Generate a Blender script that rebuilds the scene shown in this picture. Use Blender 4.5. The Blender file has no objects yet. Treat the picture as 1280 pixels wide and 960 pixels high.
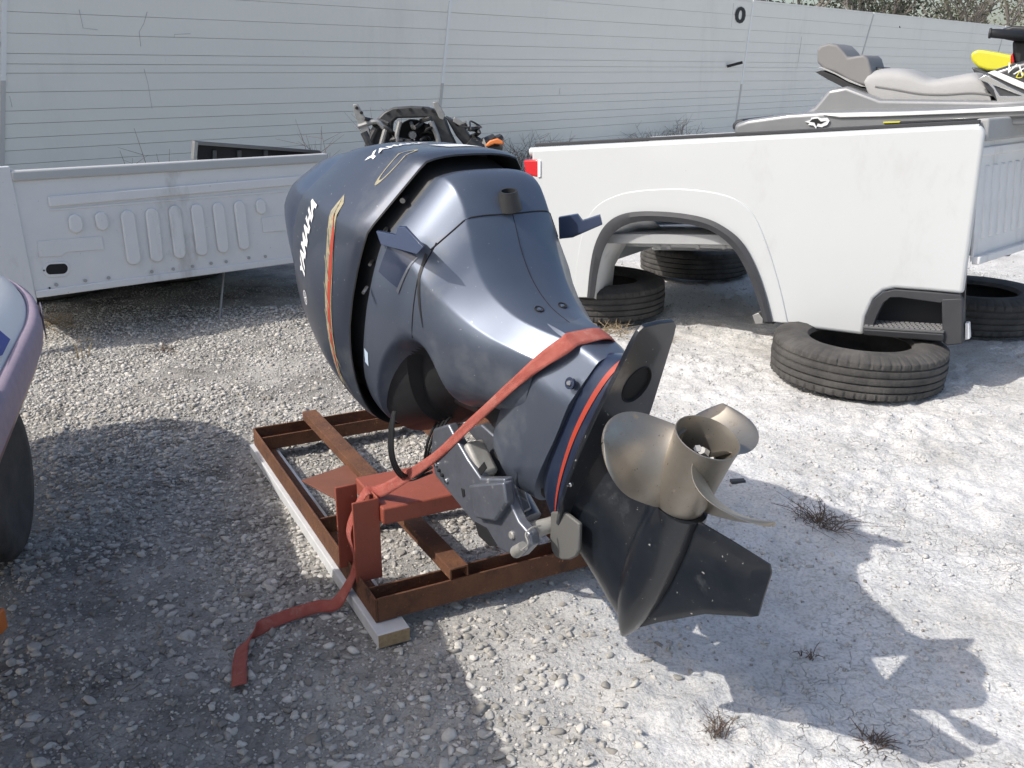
import bpy, bmesh, math, random
import numpy as np
from mathutils import Vector, Matrix
rng = random.Random(7); nr = np.random.RandomState(11)
V3 = Vector
scene = bpy.context.scene
COL = scene.collection
# ------------------------------------------------------------------ camera
F, CH, PITCH = 1180.0, 1.6, math.radians(18.37)        # focal length in photo pixels (1280 wide), eye height
cd = bpy.data.cameras.new('camera'); cam = bpy.data.objects.new('camera', cd); COL.objects.link(cam)
cd.sensor_width = 36.0; cd.lens = F / 1280 * 36.0; cd.clip_start = 0.05; cd.clip_end = 2000
cam.location = (0, 0, CH); cam.rotation_euler = (math.pi / 2 - PITCH, 0, 0)
scene.camera = cam
# ------------------------------------------------------------------ sky, sun, exposure
SUN = V3((-.94, -.405, 1.0)).normalized()               # direction towards the sun
EL, AZ = math.asin(SUN.z), math.atan2(SUN.x, SUN.y)
w = bpy.data.worlds.new('World'); scene.world = w; w.use_nodes = True
nt = w.node_tree; bg = nt.nodes['Background']
sky = nt.nodes.new('ShaderNodeTexSky'); sky.sky_type = 'NISHITA'; sky.sun_disc = False
sky.sun_elevation = EL; sky.sun_rotation = AZ; sky.air_density = 1.0; sky.dust_density = 3.0; sky.ozone_density = .6
nt.links.new(sky.outputs[0], bg.inputs[0]); bg.inputs[1].default_value = 0.15
sl = bpy.data.lights.new('sun', 'SUN'); sl.energy = 3.15; sl.angle = math.radians(.5); sl.color = (1, .955, .89)
so = bpy.data.objects.new('sun', sl); COL.objects.link(so); so.location = SUN * 30
so.rotation_euler = SUN.to_track_quat('Z', 'Y').to_euler()
scene.view_settings.view_transform = 'Standard'; scene.view_settings.look = 'None'
scene.view_settings.exposure = 0.33; scene.view_settings.gamma = 1.0
scene.render.engine = 'CYCLES'; scene.render.resolution_x = 1024; scene.render.resolution_y = 768
# ------------------------------------------------------------------ photo pixel -> direction helpers
C0 = V3((0, 0, CH)); FW = V3((0, math.cos(PITCH), -math.sin(PITCH))); UP = V3((0, math.sin(PITCH), math.cos(PITCH)))
def ray(x, y): return FW + V3((1, 0, 0)) * ((x - 640) / F) - UP * ((y - 480) / F)
def gnd(x, y, z=0.0):
    d = ray(x, y); return C0 + d * ((z - CH) / d.z)
def at(x, y, depth): return C0 + ray(x, y) * depth
def onpl(x, y, p, n):
    d = ray(x, y); return C0 + d * ((p - C0).dot(n) / d.dot(n))
# ------------------------------------------------------------------ materials
MATS = {}
def mat(name, col, rough=.6, metal=0.0, coat=0.0, noise=None, bump=None, emit=None, spec=.5, trans=0.0, wear=(), streak=None, flake=0):
    """noise=(scale, amount 0..1, second colour, detail); bump=(scale, strength)"""
    if name in MATS: return MATS[name]
    m = bpy.data.materials.new(name); m.use_nodes = True; t = m.node_tree; b = t.nodes['Principled BSDF']
    c4 = (*col, 1)
    b.inputs['Base Color'].default_value = c4; b.inputs['Roughness'].default_value = rough
    b.inputs['Metallic'].default_value = metal; b.inputs['Coat Weight'].default_value = coat
    b.inputs['Coat Roughness'].default_value = .12; b.inputs['Specular IOR Level'].default_value = spec
    b.inputs['Transmission Weight'].default_value = trans
    tc = t.nodes.new('ShaderNodeTexCoord')
    if noise:
        n = t.nodes.new('ShaderNodeTexNoise'); n.inputs['Scale'].default_value = noise[0]; n.inputs['Detail'].default_value = noise[3] if len(noise) > 3 else 6
        n.inputs['Roughness'].default_value = .65
        t.links.new(tc.outputs['Object'], n.inputs['Vector'])
        r = t.nodes.new('ShaderNodeValToRGB'); r.color_ramp.elements[0].position = .5 - .22; r.color_ramp.elements[1].position = .5 + .22
        r.color_ramp.elements[0].color = c4; k = noise[1]
        r.color_ramp.elements[1].color = tuple(col[i] * (1 - k) + noise[2][i] * k for i in range(3)) + (1,)
        t.links.new(n.outputs['Fac'], r.inputs['Fac']); t.links.new(r.outputs['Color'], b.inputs['Base Color'])
        mr = t.nodes.new('ShaderNodeMapRange'); mr.inputs['To Min'].default_value = max(.05, rough - .1); mr.inputs['To Max'].default_value = min(1, rough + .14)
        t.links.new(n.outputs['Fac'], mr.inputs['Value']); t.links.new(mr.outputs[0], b.inputs['Roughness'])
    for (ws, w0, w1, wc, wstr) in wear:                  # chips, dust and scuffs: (scale, ramp start, ramp end, colour, stretch)
        mp = t.nodes.new('ShaderNodeMapping'); mp.inputs['Scale'].default_value = wstr; t.links.new(tc.outputs['Object'], mp.inputs['Vector'])
        n3 = t.nodes.new('ShaderNodeTexNoise'); n3.inputs['Scale'].default_value = ws; n3.inputs['Detail'].default_value = 9; n3.inputs['Roughness'].default_value = .68
        t.links.new(mp.outputs[0], n3.inputs['Vector'])
        r3 = t.nodes.new('ShaderNodeValToRGB'); r3.color_ramp.elements[0].position = w0; r3.color_ramp.elements[1].position = w1
        r3.color_ramp.elements[0].color = (0, 0, 0, 1); r3.color_ramp.elements[1].color = (1, 1, 1, 1); t.links.new(n3.outputs['Fac'], r3.inputs['Fac'])
        mx = t.nodes.new('ShaderNodeMix'); mx.data_type = 'RGBA'; t.links.new(r3.outputs['Color'], mx.inputs[0]); mx.inputs[7].default_value = (*wc, 1)
        src = b.inputs['Base Color'].links
        if src: t.links.new(src[0].from_socket, mx.inputs[6])
        else: mx.inputs[6].default_value = c4
        t.links.new(mx.outputs[2], b.inputs['Base Color'])
        if metal > 0:
            mm = t.nodes.new('ShaderNodeMapRange'); mm.inputs['To Min'].default_value = metal; mm.inputs['To Max'].default_value = 0
            if not b.inputs['Metallic'].links: t.links.new(r3.outputs['Color'], mm.inputs['Value']); t.links.new(mm.outputs[0], b.inputs['Metallic'])
    if bump:
        n2 = t.nodes.new('ShaderNodeTexNoise'); n2.inputs['Scale'].default_value = bump[0]; n2.inputs['Detail'].default_value = 5
        t.links.new(tc.outputs['Object'], n2.inputs['Vector'])
        bp = t.nodes.new('ShaderNodeBump'); bp.inputs['Strength'].default_value = bump[1]; bp.inputs['Distance'].default_value = .01
        t.links.new(n2.outputs['Fac'], bp.inputs['Height']); t.links.new(bp.outputs[0], b.inputs['Normal'])
    MATS[name] = m
    return m
paint = mat('motor_paint', (.105, .127, .170), .38, .55, .25, (5, .4, (.135, .155, .19)), wear=((3.2, .56, .80, (.17, .175, .18), (1, 1, 1)), (70, .66, .70, (.30, .31, .32), (1, 1, 1)), (22, .70, .72, (.36, .37, .38), (1, .08, 1))))
paint_cowl = mat('cowl_paint', (.048, .060, .088), .36, .45, .3, (4, .5, (.075, .085, .105)), wear=((2.6, .54, .78, (.125, .13, .135), (1, 1, 1)), (55, .65, .69, (.26, .27, .28), (1, 1, 1)), (20, .69, .715, (.34, .34, .34), (1, .08, 1))))
paint_dk = mat('motor_paint_dark', (.018, .028, .062), .3, .2, .5, (7, .5, (.04, .05, .075)), wear=((60, .67, .71, (.2, .2, .21), (1, 1, 1)),))
black = mat('black_plastic', (.012, .013, .015), .5, 0, 0, (9, .6, (.035, .035, .036)))
blackin = mat('black_interior', (.006, .006, .007), .8)
gearpaint = mat('gearcase_paint', (.007, .010, .015), .30, .1, .45, (14, .3, (.03, .034, .04)), wear=((5, .60, .82, (.10, .105, .11), (1, 1, 1)), (60, .66, .69, (.34, .34, .33), (1, 1, 1)), (16, .71, .73, (.38, .38, .38), (1, .12, 1))))
steel = mat('prop_steel', (.36, .335, .295), .42, .8, 0, (9, .65, (.23, .20, .16)), wear=((26, .60, .70, (.17, .13, .09), (1, 1, 1)), (90, .64, .67, (.12, .095, .07), (1, 1, 1))))
bolt_m = mat('bolt_steel', (.55, .55, .54), .3, 1.0)
red_dec = mat('red_decal', (.42, .045, .022), .5, 0, 0, (40, .6, (.20, .05, .04)))
gold_dec = mat('gold_decal', (.42, .36, .2), .5, 0, 0, (60, .8, (.10, .11, .13)))
white_dec = mat('white_decal', (.72, .73, .74), .5)
castal = mat('cast_bracket', (.20, .215, .25), .38, .6, .2, (16, .5, (.07, .08, .10)), wear=((30, .62, .70, (.30, .30, .29), (1, 1, 1)),))
cream = mat('worn_aluminium', (.36, .355, .335), .55, .3, 0, (30, .6, (.2, .19, .16)))
rubber = mat('tyre_rubber', (.026, .026, .026), .85, 0, 0, (6, .8, (.115, .108, .10)), (120, .25))
rust = mat('rusty_steel', (.095, .042, .024), .85, .15, 0, (11, .85, (.20, .088, .043), 9), (90, .5), wear=((7, .55, .68, (.055, .026, .016), (1, 1, 1)), (40, .62, .68, (.34, .16, .07), (1, 1, 1))))
redp = mat('red_primer_steel', (.31, .075, .045), .6, 0, 0, (6, .5, (.21, .06, .036)), (60, .15), wear=((9, .60, .72, (.13, .05, .028), (1, 1, .4)), (45, .66, .70, (.42, .2, .14), (1, 1, 1))))
whitewood = mat('white_painted_wood', (.62, .63, .64), .7, 0, 0, (18, .5, (.42, .42, .41)))
rawwood = mat('raw_end_grain', (.42, .30, .17), .8, 0, 0, (70, .8, (.22, .14, .07)))
strapm = mat('red_webbing', (.37, .075, .055), .85, 0, 0, (30, .6, (.50, .19, .15)), (500, .6), wear=((12, .56, .76, (.52, .27, .22), (1, 1, 1)),))
bedwhite = mat('white_truck_paint', (.515, .535, .54), .36, 0, .35, (2.2, .35, (.47, .485, .485)), wear=((2.4, .58, .85, (.40, .40, .385), (1, 1, .5)), (48, .70, .73, (.22, .21, .2), (1, 1, 1))))
bedshade = mat('white_truck_paint_shaded', (.66, .67, .675), .5, 0, .08, (4, .4, (.56, .57, .575)), wear=((3.5, .56, .78, (.36, .35, .33), (1, 1, .4)), (55, .67, .70, (.2, .17, .14), (1, 1, 1))))  # shade-side copy of the white truck paint, toned for the unlit panels
bedgrey = mat('grey_seam_sealer', (.36, .37, .37), .7, 0, 0, (10, .4, (.26, .26, .26)))
trimgrey = mat('charcoal_trim', (.028, .030, .035), .62, 0, 0, (12, .5, (.05, .052, .058)))
redlens = mat('red_lens', (.55, .012, .018), .15, 0, .6)
skigrey = mat('ski_grey_gelcoat', (.20, .21, .22), .3, .2, .4, (5, .4, (.28, .28, .28)))
skidk = mat('ski_dark_gelcoat', (.05, .053, .058), .3, 0, .3)
skiwhite = mat('ski_white_gelcoat', (.74, .74, .73), .35, 0, .3)
skichrome = mat('ski_silver_panel', (.55, .57, .6), .22, .8)
seatm = mat('seat_vinyl', (.36, .362, .36), .65, 0, 0, (7, .35, (.29, .29, .285)), (150, .15))
seatm2 = mat('seat_vinyl_dark', (.20, .197, .195), .6, 0, 0, (7, .3, (.16, .157, .155)))
yellow = mat('yellow_gelcoat', (.62, .58, .03), .35, 0, .3, (8, .3, (.5, .46, .05)))
lav = mat('lavender_rubber', (.33, .26, .32), .6, 0, 0, (26, .55, (.24, .20, .25)))
lavdk = mat('lavender_rubber_dark', (.13, .115, .15), .6)
bluest = mat('blue_sticker', (.03, .05, .28), .5)
wreck = mat('sooty_black_metal', (.03, .031, .033), .5, .5, 0, (13, .7, (.12, .12, .12)))
galv = mat('galvanised_metal', (.38, .38, .37), .45, .7, 0, (20, .6, (.2, .2, .2)))
orangem = mat('orange_plastic', (.7, .2, .05), .5)
concrete = mat('painted_wall', (.745, .735, .675), .85, 0, 0, (1.3, .35, (.69, .68, .63), 10), (14, .12), wear=((.7, .55, .85, (.60, .59, .545), (1, 1, .25)), (9, .69, .75, (.52, .51, .47), (1, 1, .3))))
jointdk = mat('wall_joint', (.50, .49, .47), .9)
sealant = mat('white_sealant', (.74, .74, .72), .7)
inkblack = mat('black_number_paint', (.006, .006, .008), .6)
twig = mat('dry_twig', (.10, .07, .052), .9, 0, 0, (30, .5, (.16, .12, .09)))
straw = mat('dry_straw', (.30, .235, .15), .9, 0, 0, (30, .5, (.18, .14, .09)))
bark = mat('grey_bark', (.13, .115, .10), .9, 0, 0, (9, .7, (.24, .225, .2)), (30, .5))
leafm = mat('dull_olive_leaves', (.052, .06, .03), .7, 0, 0, (1.2, .7, (.10, .095, .055)))
leafd = mat('dark_green_leaves', (.022, .032, .016), .7, 0, 0, (1.2, .7, (.05, .06, .03)))
# ------------------------------------------------------------------ mesh builder
class MB:
    def __init__(s): s.v = []; s.f = []; s.mi = []
    def add(s, vs, fs, mi=0):
        o = len(s.v); s.v += [V3(q) for q in vs]; s.f += [tuple(i + o for i in f) for f in fs]; s.mi += [mi] * len(fs); return s
    def box(s, c, ax, ay, az, mi=0):
        """centre and three half-extent vectors"""
        c, ax, ay, az = V3(c), V3(ax), V3(ay), V3(az)
        vs = [c + ax * i + ay * j + az * k for i in (-1, 1) for j in (-1, 1) for k in (-1, 1)]
        return s.add(vs, [(0, 1, 3, 2), (4, 6, 7, 5), (0, 4, 5, 1), (2, 3, 7, 6), (0, 2, 6, 4), (1, 5, 7, 3)], mi)
    def bar(s, a, b, wv, hv, mi=0):
        a, b = V3(a), V3(b); return s.box((a + b) / 2, (b - a) / 2, V3(wv) / 2, V3(hv) / 2, mi)
    def loft(s, rings, cap0=True, cap1=True, closed=True, mi=0):
        n = len(rings[0]); vs = [q for r in rings for q in r]; fs = []
        for i in range(len(rings) - 1):
            for j in range(n if closed else n - 1):
                k = (j + 1) % n; fs.append((i * n + j, i * n + k, (i + 1) * n + k, (i + 1) * n + j))
        if cap0: fs.append(tuple(range(n))[::-1])
        if cap1: fs.append(tuple((len(rings) - 1) * n + j for j in range(n)))
        return s.add(vs, fs, mi)
    def prism(s, outline, off, mi=0):
        n = len(outline); o = V3(off); a = [V3(q) for q in outline]
        vs = a + [q + o for q in a]
        fs = [tuple(range(n)), tuple(range(2 * n - 1, n - 1, -1))] + [(i, i + n, (i + 1) % n + n, (i + 1) % n) for i in range(n)]
        return s.add(vs, fs, mi)
    def tube(s, path, r, n=8, mi=0, caps=True):
        path = [V3(q) for q in path]; rs = r if isinstance(r, (list, tuple)) else [r] * len(path); rings = []
        t0 = (path[1] - path[0]).normalized(); x = t0.orthogonal().normalized()
        for i, q in enumerate(path):
            t = (path[min(i + 1, len(path) - 1)] - path[max(i - 1, 0)]).normalized()
            x = (x - t * x.dot(t)).normalized(); y = t.cross(x)
            rings.append([q + (x * math.cos(2 * math.pi * k / n) + y * math.sin(2 * math.pi * k / n)) * rs[i] for k in range(n)])
        return s.loft(rings, caps, caps, True, mi)
    def build(s, name, mats, parent=None, smooth=35, bevel=0, seg=2, base=None, solid=0):
        me = bpy.data.meshes.new(name); me.from_pydata([tuple(q) for q in s.v], [], s.f)
        for m in (mats if isinstance(mats, (list, tuple)) else [mats]): me.materials.append(m)
        me.polygons.foreach_set('material_index', s.mi)
        bm = bmesh.new(); bm.from_mesh(me); bmesh.ops.recalc_face_normals(bm, faces=bm.faces); bm.to_mesh(me); bm.free()
        if smooth: me.shade_smooth(); me.set_sharp_from_angle(angle=math.radians(smooth))
        o = bpy.data.objects.new(name, me); COL.objects.link(o)
        if parent:
            o.parent = parent
            if parent.get('_w'): o.matrix_parent_inverse = Matrix.Translation(parent.location).inverted() if parent.type == 'EMPTY' else Matrix.Identity(4)
            elif parent.parent: pass
        if solid: mo = o.modifiers.new('solid', 'SOLIDIFY'); mo.thickness = solid; mo.offset = 0
        if bevel:
            mo = o.modifiers.new('bevel', 'BEVEL'); mo.width = bevel; mo.segments = seg; mo.limit_method = 'ANGLE'; mo.angle_limit = math.radians(32)
        return o
def thing(name, label, cat, loc=(0, 0, 0), group=None, world=True):
    o = bpy.data.objects.new(name, None); COL.objects.link(o); o.location = loc; o.empty_display_size = .1
    o['label'] = label; o['category'] = cat
    if group: o['group'] = group
    if world: o['_w'] = 1           # its parts are written in world coordinates
    return o
def tag(o, label, cat, group=None):
    o['label'] = label; o['category'] = cat
    if group: o['group'] = group
    return o
def kind(o, k): o['kind'] = k; return o
def copy_tree(o, parent=None):
    c = o.copy(); COL.objects.link(c)
    if parent: c.parent = parent
    for ch in list(o.children): copy_tree(ch, c)
    return c
def itp(x, xs, ys):
    """smooth (Catmull-Rom) interpolation through stations"""
    i = min(max(int(np.searchsorted(xs, x)) - 1, 0), len(xs) - 2)
    h = xs[i + 1] - xs[i]; t = min(max((x - xs[i]) / h, 0), 1)
    def sl(k):
        if k <= 0 or k >= len(xs) - 1:
            k2 = min(max(k, 1), len(xs) - 1); return (ys[k2] - ys[k2 - 1]) / (xs[k2] - xs[k2 - 1])
        return (ys[k + 1] - ys[k - 1]) / (xs[k + 1] - xs[k - 1])
    a, b = sl(i) * h, sl(i + 1) * h
    return (2*t**3-3*t**2+1)*ys[i] + (t**3-2*t**2+t)*a + (-2*t**3+3*t**2)*ys[i+1] + (t**3-t**2)*b
def crv(pts, n):
    """smooth path through points, n samples"""
    ts = list(range(len(pts))); out = []
    for k in range(n):
        x = k / (n - 1) * (len(pts) - 1)
        out.append(V3([itp(x, ts, [q[c] for q in pts]) for c in range(3)]))
    return out
def text_mesh(body, size, extr=0.0, shear=0.0, offset=0.0):
    cu = bpy.data.curves.new('t', 'FONT'); cu.body = body; cu.size = size; cu.shear = shear; cu.offset = offset; cu.extrude = extr
    cu.align_x = 'CENTER'; cu.align_y = 'CENTER'; cu.resolution_u = 3
    o = bpy.data.objects.new('t', cu); COL.objects.link(o)
    dg = bpy.context.evaluated_depsgraph_get(); me = bpy.data.meshes.new_from_object(o.evaluated_get(dg))
    vs = [v.co.copy() for v in me.vertices]; fs = [tuple(p.vertices) for p in me.polygons]
    bpy.data.objects.remove(o); bpy.data.meshes.remove(me); return vs, fs
# ------------------------------------------------------------------ ground
def vnoise(x, y, seed):
    xi = np.floor(x).astype(np.int64); yi = np.floor(y).astype(np.int64); fx = x - xi; fy = y - yi
    def h(a, b):
        n = (a * 374761393 + b * 668265263 + seed * 974634777) & 0x7fffffff
        n = ((n ^ (n >> 13)) * 1274126177) & 0x7fffffff
        return ((n ^ (n >> 16)) & 0xffff) / 65535.0
    sx = fx * fx * (3 - 2 * fx); sy = fy * fy * (3 - 2 * fy)
    return (h(xi, yi) * (1 - sx) + h(xi + 1, yi) * sx) * (1 - sy) + (h(xi, yi + 1) * (1 - sx) + h(xi + 1, yi + 1) * sx) * sy
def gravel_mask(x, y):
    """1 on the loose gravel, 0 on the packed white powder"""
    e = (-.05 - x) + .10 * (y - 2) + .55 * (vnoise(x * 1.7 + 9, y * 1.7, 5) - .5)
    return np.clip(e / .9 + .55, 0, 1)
def gz(x, y):
    x = np.asarray(x, float); y = np.asarray(y, float)
    m = gravel_mask(x, y)
    z = .016 * (vnoise(x * 2.3, y * 2.3, 1) - .5) + .012 * (vnoise(x * 7, y * 7, 2) - .5)
    z = z + (1 - .5 * m) * (.017 * (vnoise(x * 17, y * 17, 3) - .5) + .012 * (vnoise(x * 37, y * 37, 4) - .5)) * (.25 + 1.3 * vnoise(x * 2.9, y * 2.9, 8))
    fade = np.clip(1 - (np.abs(x) - 6) / 6, 0, 1) * np.clip(1 - (y - 9) / 6, 0, 1)
    return z * fade
def lines(a, b, step, lo, hi):
    mid = list(np.arange(a, b, step)); out = list(mid); d = step; q = b
    while q < hi: out.append(q); d *= 1.22; q += d
    out.append(hi); d = step; q = a - step; L = []
    while q > lo: L.append(q); d *= 1.22; q -= d
    L.append(lo); return np.array(L[::-1] + out)
gx = lines(-3.2, 3.6, .017, -160, 160); gy = lines(1.45, 6.4, .017, -40, 260)
X, Y = np.meshgrid(gx, gy); Z = gz(X, Y)
nx, ny = len(gx), len(gy)
me = bpy.data.meshes.new('ground')
idx = np.arange(nx * ny).reshape(ny, nx)
quads = np.stack([idx[:-1, :-1], idx[:-1, 1:], idx[1:, 1:], idx[1:, :-1]], -1).reshape(-1, 4)
me.vertices.add(nx * ny); me.vertices.foreach_set('co', np.stack([X, Y, Z], -1).ravel())
me.loops.add(quads.size); me.loops.foreach_set('vertex_index', quads.ravel().astype(np.int32))
me.polygons.add(len(quads)); me.polygons.foreach_set('loop_start', np.arange(0, quads.size, 4, dtype=np.int32)); me.polygons.foreach_set('loop_total', np.full(len(quads), 4, np.int32))
me.update(); me.shade_smooth()
at_ = me.attributes.new('gravelly', 'FLOAT', 'POINT'); at_.data.foreach_set('value', gravel_mask(X, Y).ravel().astype(np.float32))
gm = bpy.data.materials.new('crushed_limestone'); gm.use_nodes = True; t = gm.node_tree; N = t.nodes; Lk = t.links; b = N['Principled BSDF']
b.inputs['Roughness'].default_value = .95; b.inputs['Specular IOR Level'].default_value = .15
tc = N.new('ShaderNodeTexCoord'); ga = N.new('ShaderNodeAttribute'); ga.attribute_name = 'gravelly'
def tnoise(sc, det=6, rg=.6):
    n = N.new('ShaderNodeTexNoise'); n.inputs['Scale'].default_value = sc; n.inputs['Detail'].default_value = det; n.inputs['Roughness'].default_value = rg
    Lk.new(tc.outputs['Object'], n.inputs['Vector']); return n
def ramp(fac, p0, c0, p1, c1):
    r = N.new('ShaderNodeValToRGB'); r.color_ramp.elements[0].position = p0; r.color_ramp.elements[0].color = (*c0, 1)
    r.color_ramp.elements[1].position = p1; r.color_ramp.elements[1].color = (*c1, 1); Lk.new(fac, r.inputs['Fac']); return r
def mix(fac, a, b_, mode='MIX'):
    m = N.new('ShaderNodeMix'); m.data_type = 'RGBA'; m.blend_type = mode
    if isinstance(fac, float): m.inputs[0].default_value = fac
    else: Lk.new(fac, m.inputs[0])
    Lk.new(a, m.inputs[6]); Lk.new(b_, m.inputs[7]); return m
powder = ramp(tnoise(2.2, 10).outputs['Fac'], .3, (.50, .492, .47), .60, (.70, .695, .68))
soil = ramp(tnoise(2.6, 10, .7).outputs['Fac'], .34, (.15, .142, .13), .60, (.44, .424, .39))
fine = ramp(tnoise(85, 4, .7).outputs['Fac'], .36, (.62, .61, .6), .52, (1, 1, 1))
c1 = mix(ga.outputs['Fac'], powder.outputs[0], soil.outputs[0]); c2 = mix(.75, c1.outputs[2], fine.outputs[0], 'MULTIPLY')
# thin dry cracks and crumbs in the crust
vo = N.new('ShaderNodeTexVoronoi'); vo.feature = 'DISTANCE_TO_EDGE'; vo.inputs['Scale'].default_value = 13
nd = tnoise(9, 3); mv = N.new('ShaderNodeVectorMath'); mv.operation = 'ADD'; sc_ = N.new('ShaderNodeVectorMath'); sc_.operation = 'SCALE'; sc_.inputs['Scale'].default_value = .22
Lk.new(nd.outputs['Color'], sc_.inputs[0]); Lk.new(tc.outputs['Object'], mv.inputs[0]); Lk.new(sc_.outputs[0], mv.inputs[1]); Lk.new(mv.outputs[0], vo.inputs['Vector'])
crk = ramp(vo.outputs['Distance'], .0, (0, 0, 0), .022, (1, 1, 1)); msk = ramp(tnoise(1.6, 5).outputs['Fac'], .46, (0, 0, 0), .6, (1, 1, 1))
cm = N.new('ShaderNodeMix'); cm.data_type = 'RGBA'; cm.inputs[6].default_value = (1, 1, 1, 1); Lk.new(msk.outputs[0], cm.inputs[0]); Lk.new(crk.outputs[0], cm.inputs[7])
dark = ramp(cm.outputs[2], 0, (.78, .765, .745), 1, (1, 1, 1)); c3 = mix(1.0, c2.outputs[2], dark.outputs[0], 'MULTIPLY')
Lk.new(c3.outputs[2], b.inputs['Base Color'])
bp = N.new('ShaderNodeBump'); bp.inputs['Strength'].default_value = .9; bp.inputs['Distance'].default_value = .012
ad = N.new('ShaderNodeMath'); ad.operation = 'ADD'; bn = tnoise(46, 6, .65); Lk.new(bn.outputs['Fac'], ad.inputs[0])
ml = N.new('ShaderNodeMath'); ml.operation = 'MULTIPLY'; ml.inputs[1].default_value = .5; Lk.new(cm.outputs[2], ml.inputs[0]); Lk.new(ml.outputs[0], ad.inputs[1])
Lk.new(ad.outputs[0], bp.inputs['Height']); Lk.new(bp.outputs[0], b.inputs['Normal'])
me.materials.append(gm)
ground = bpy.data.objects.new('ground', me); COL.objects.link(ground); kind(ground, 'structure')
# loose stones: one mass nobody could count
def ico(sub):
    bm = bmesh.new(); bmesh.ops.create_icosphere(bm, subdivisions=sub, radius=1); v = np.array([q.co[:] for q in bm.verts]); f = np.array([[q.index for q in p.verts] for p in bm.faces]); bm.free(); return v, f
def stones(name, pts, size, sub, mats):
    bv, bf = ico(sub); n = len(pts); k = len(bv)
    var = []
    for i in range(24):
        d = bv.copy(); 
        for q in range(9):                                   # knock flats off a ball: angular crushed rock
            nrm_ = nr.normal(size=3); nrm_ /= np.linalg.norm(nrm_); h = .42 + .34 * nr.rand(); ex = d @ nrm_ - h
            d = d - np.outer(np.maximum(ex, 0), nrm_)
        var.append(d * (1 + .06 * nr.normal(size=(k, 1))))
    var = np.array(var)[nr.randint(0, 24, n)]
    sc = size[:, None] * np.stack([.8 + .5 * nr.rand(n), .6 + .4 * nr.rand(n), .38 + .3 * nr.rand(n)], 1)
    a = nr.rand(n) * 6.283; tl = nr.normal(size=n) * .25; ca, sa = np.cos(a), np.sin(a); ct, st = np.cos(tl), np.sin(tl)
    v = var * sc[:, None, :]
    y = v[..., 1] * ct[:, None] - v[..., 2] * st[:, None]; z = v[..., 1] * st[:, None] + v[..., 2] * ct[:, None]; x = v[..., 0]
    v = np.stack([x * ca[:, None] - y * sa[:, None], x * sa[:, None] + y * ca[:, None], z], -1)
    v += pts[:, None, :]; v[..., 2] += (sc[:, 2] * .25)[:, None]
    f = (bf[None] + (np.arange(n) * k)[:, None, None]).reshape(-1, 3)
    m = bpy.data.meshes.new(name); m.vertices.add(n * k); m.vertices.foreach_set('co', v.ravel())
    m.loops.add(f.size); m.loops.foreach_set('vertex_index', f.ravel().astype(np.int32)); m.polygons.add(len(f))
    m.polygons.foreach_set('loop_start', np.arange(0, f.size, 3, dtype=np.int32)); m.polygons.foreach_set('loop_total', np.full(len(f), 3, np.int32)); m.update()
    m.materials.append(mats); o = bpy.data.objects.new(name, m); COL.objects.link(o); kind(o, 'stuff'); return o
sm = bpy.data.materials.new('loose_stone'); sm.use_nodes = True; t = sm.node_tree; N = t.nodes; Lk = t.links; b = N['Principled BSDF']; b.inputs['Roughness'].default_value = .92; b.inputs['Specular IOR Level'].default_value = .2
geo = N.new('ShaderNodeNewGeometry'); r = N.new('ShaderNodeValToRGB'); r.color_ramp.elements[0].color = (.26, .245, .22, 1); r.color_ramp.elements[1].color = (.64, .62, .575, 1)
e = r.color_ramp.elements.new(.45); e.color = (.45, .432, .395, 1)
Lk.new(geo.outputs['Random Per Island'], r.inputs['Fac']); tc = N.new('ShaderNodeTexCoord'); n1 = tnoise(60, 5, .7)
r2 = ramp(n1.outputs['Fac'], .3, (.72, .71, .69), .6, (1, 1, 1)); m1 = mix(.8, r.outputs[0], r2.outputs[0], 'MULTIPLY'); Lk.new(m1.outputs[2], b.inputs['Base Color'])
bp = N.new('ShaderNodeBump'); bp.inputs['Strength'].default_value = .5; bp.inputs['Distance'].default_value = .004; Lk.new(n1.outputs['Fac'], bp.inputs['Height']); Lk.new(bp.outputs[0], b.inputs['Normal'])
def scatter(n, x0, x1, y0, y1, prob):
    x = x0 + (x1 - x0) * nr.rand(n); y = y0 + (y1 - y0) * nr.rand(n)
    keep = (np.abs(x) < .62 * y + .35) & (nr.rand(n) < prob(x, y)); x, y = x[keep], y[keep]
    return np.stack([x, y, gz(x, y)], -1)
P1 = scatter(105000, -3.6, 1.2, 1.6, 6.6, lambda x, y: gravel_mask(x, y) ** 1.3 * np.clip(.06 + 1.25 * vnoise(x * 2.6, y * 2.6, 21) ** 1.2, 0, 1))
S1 = .0045 + .0145 * nr.rand(len(P1)) ** 2.0 + .009 * (nr.rand(len(P1)) < .04)
near = (P1[:, 1] < 3.1) & (S1 > .0065)
stones('gravel', P1[near], S1[near], 2, sm); stones('gravel', P1[~near], S1[~near], 1, sm)
P2 = scatter(85000, -3.6, 1.4, 1.6, 7.5, lambda x, y: (.12 + gravel_mask(x, y)))
S2 = .003 + .006 * nr.rand(len(P2)) ** 1.5
stones('gravel_chips', P2, S2, 1, sm)
P3 = scatter(60000, -.6, 4.5, 1.6, 8.5, lambda x, y: np.clip(1.3 * (vnoise(x * 2.6, y * 2.6, 31) - .35), .03, 1) * (1 - .6 * gravel_mask(x, y)))
S3 = .0028 + .013 * nr.rand(len(P3)) ** 4
sm2 = sm.copy(); sm2.name = 'pale_crumb'; rr = [n for n in sm2.node_tree.nodes if n.type == 'VALTORGB' and len(n.color_ramp.elements) == 3][0]
for e, c in zip(rr.color_ramp.elements, ((.40, .39, .37), (.55, .54, .52), (.66, .655, .635))): e.color = (*c, 1)
stones('limestone_crumbs', P3, S3, 1, sm2)
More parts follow.
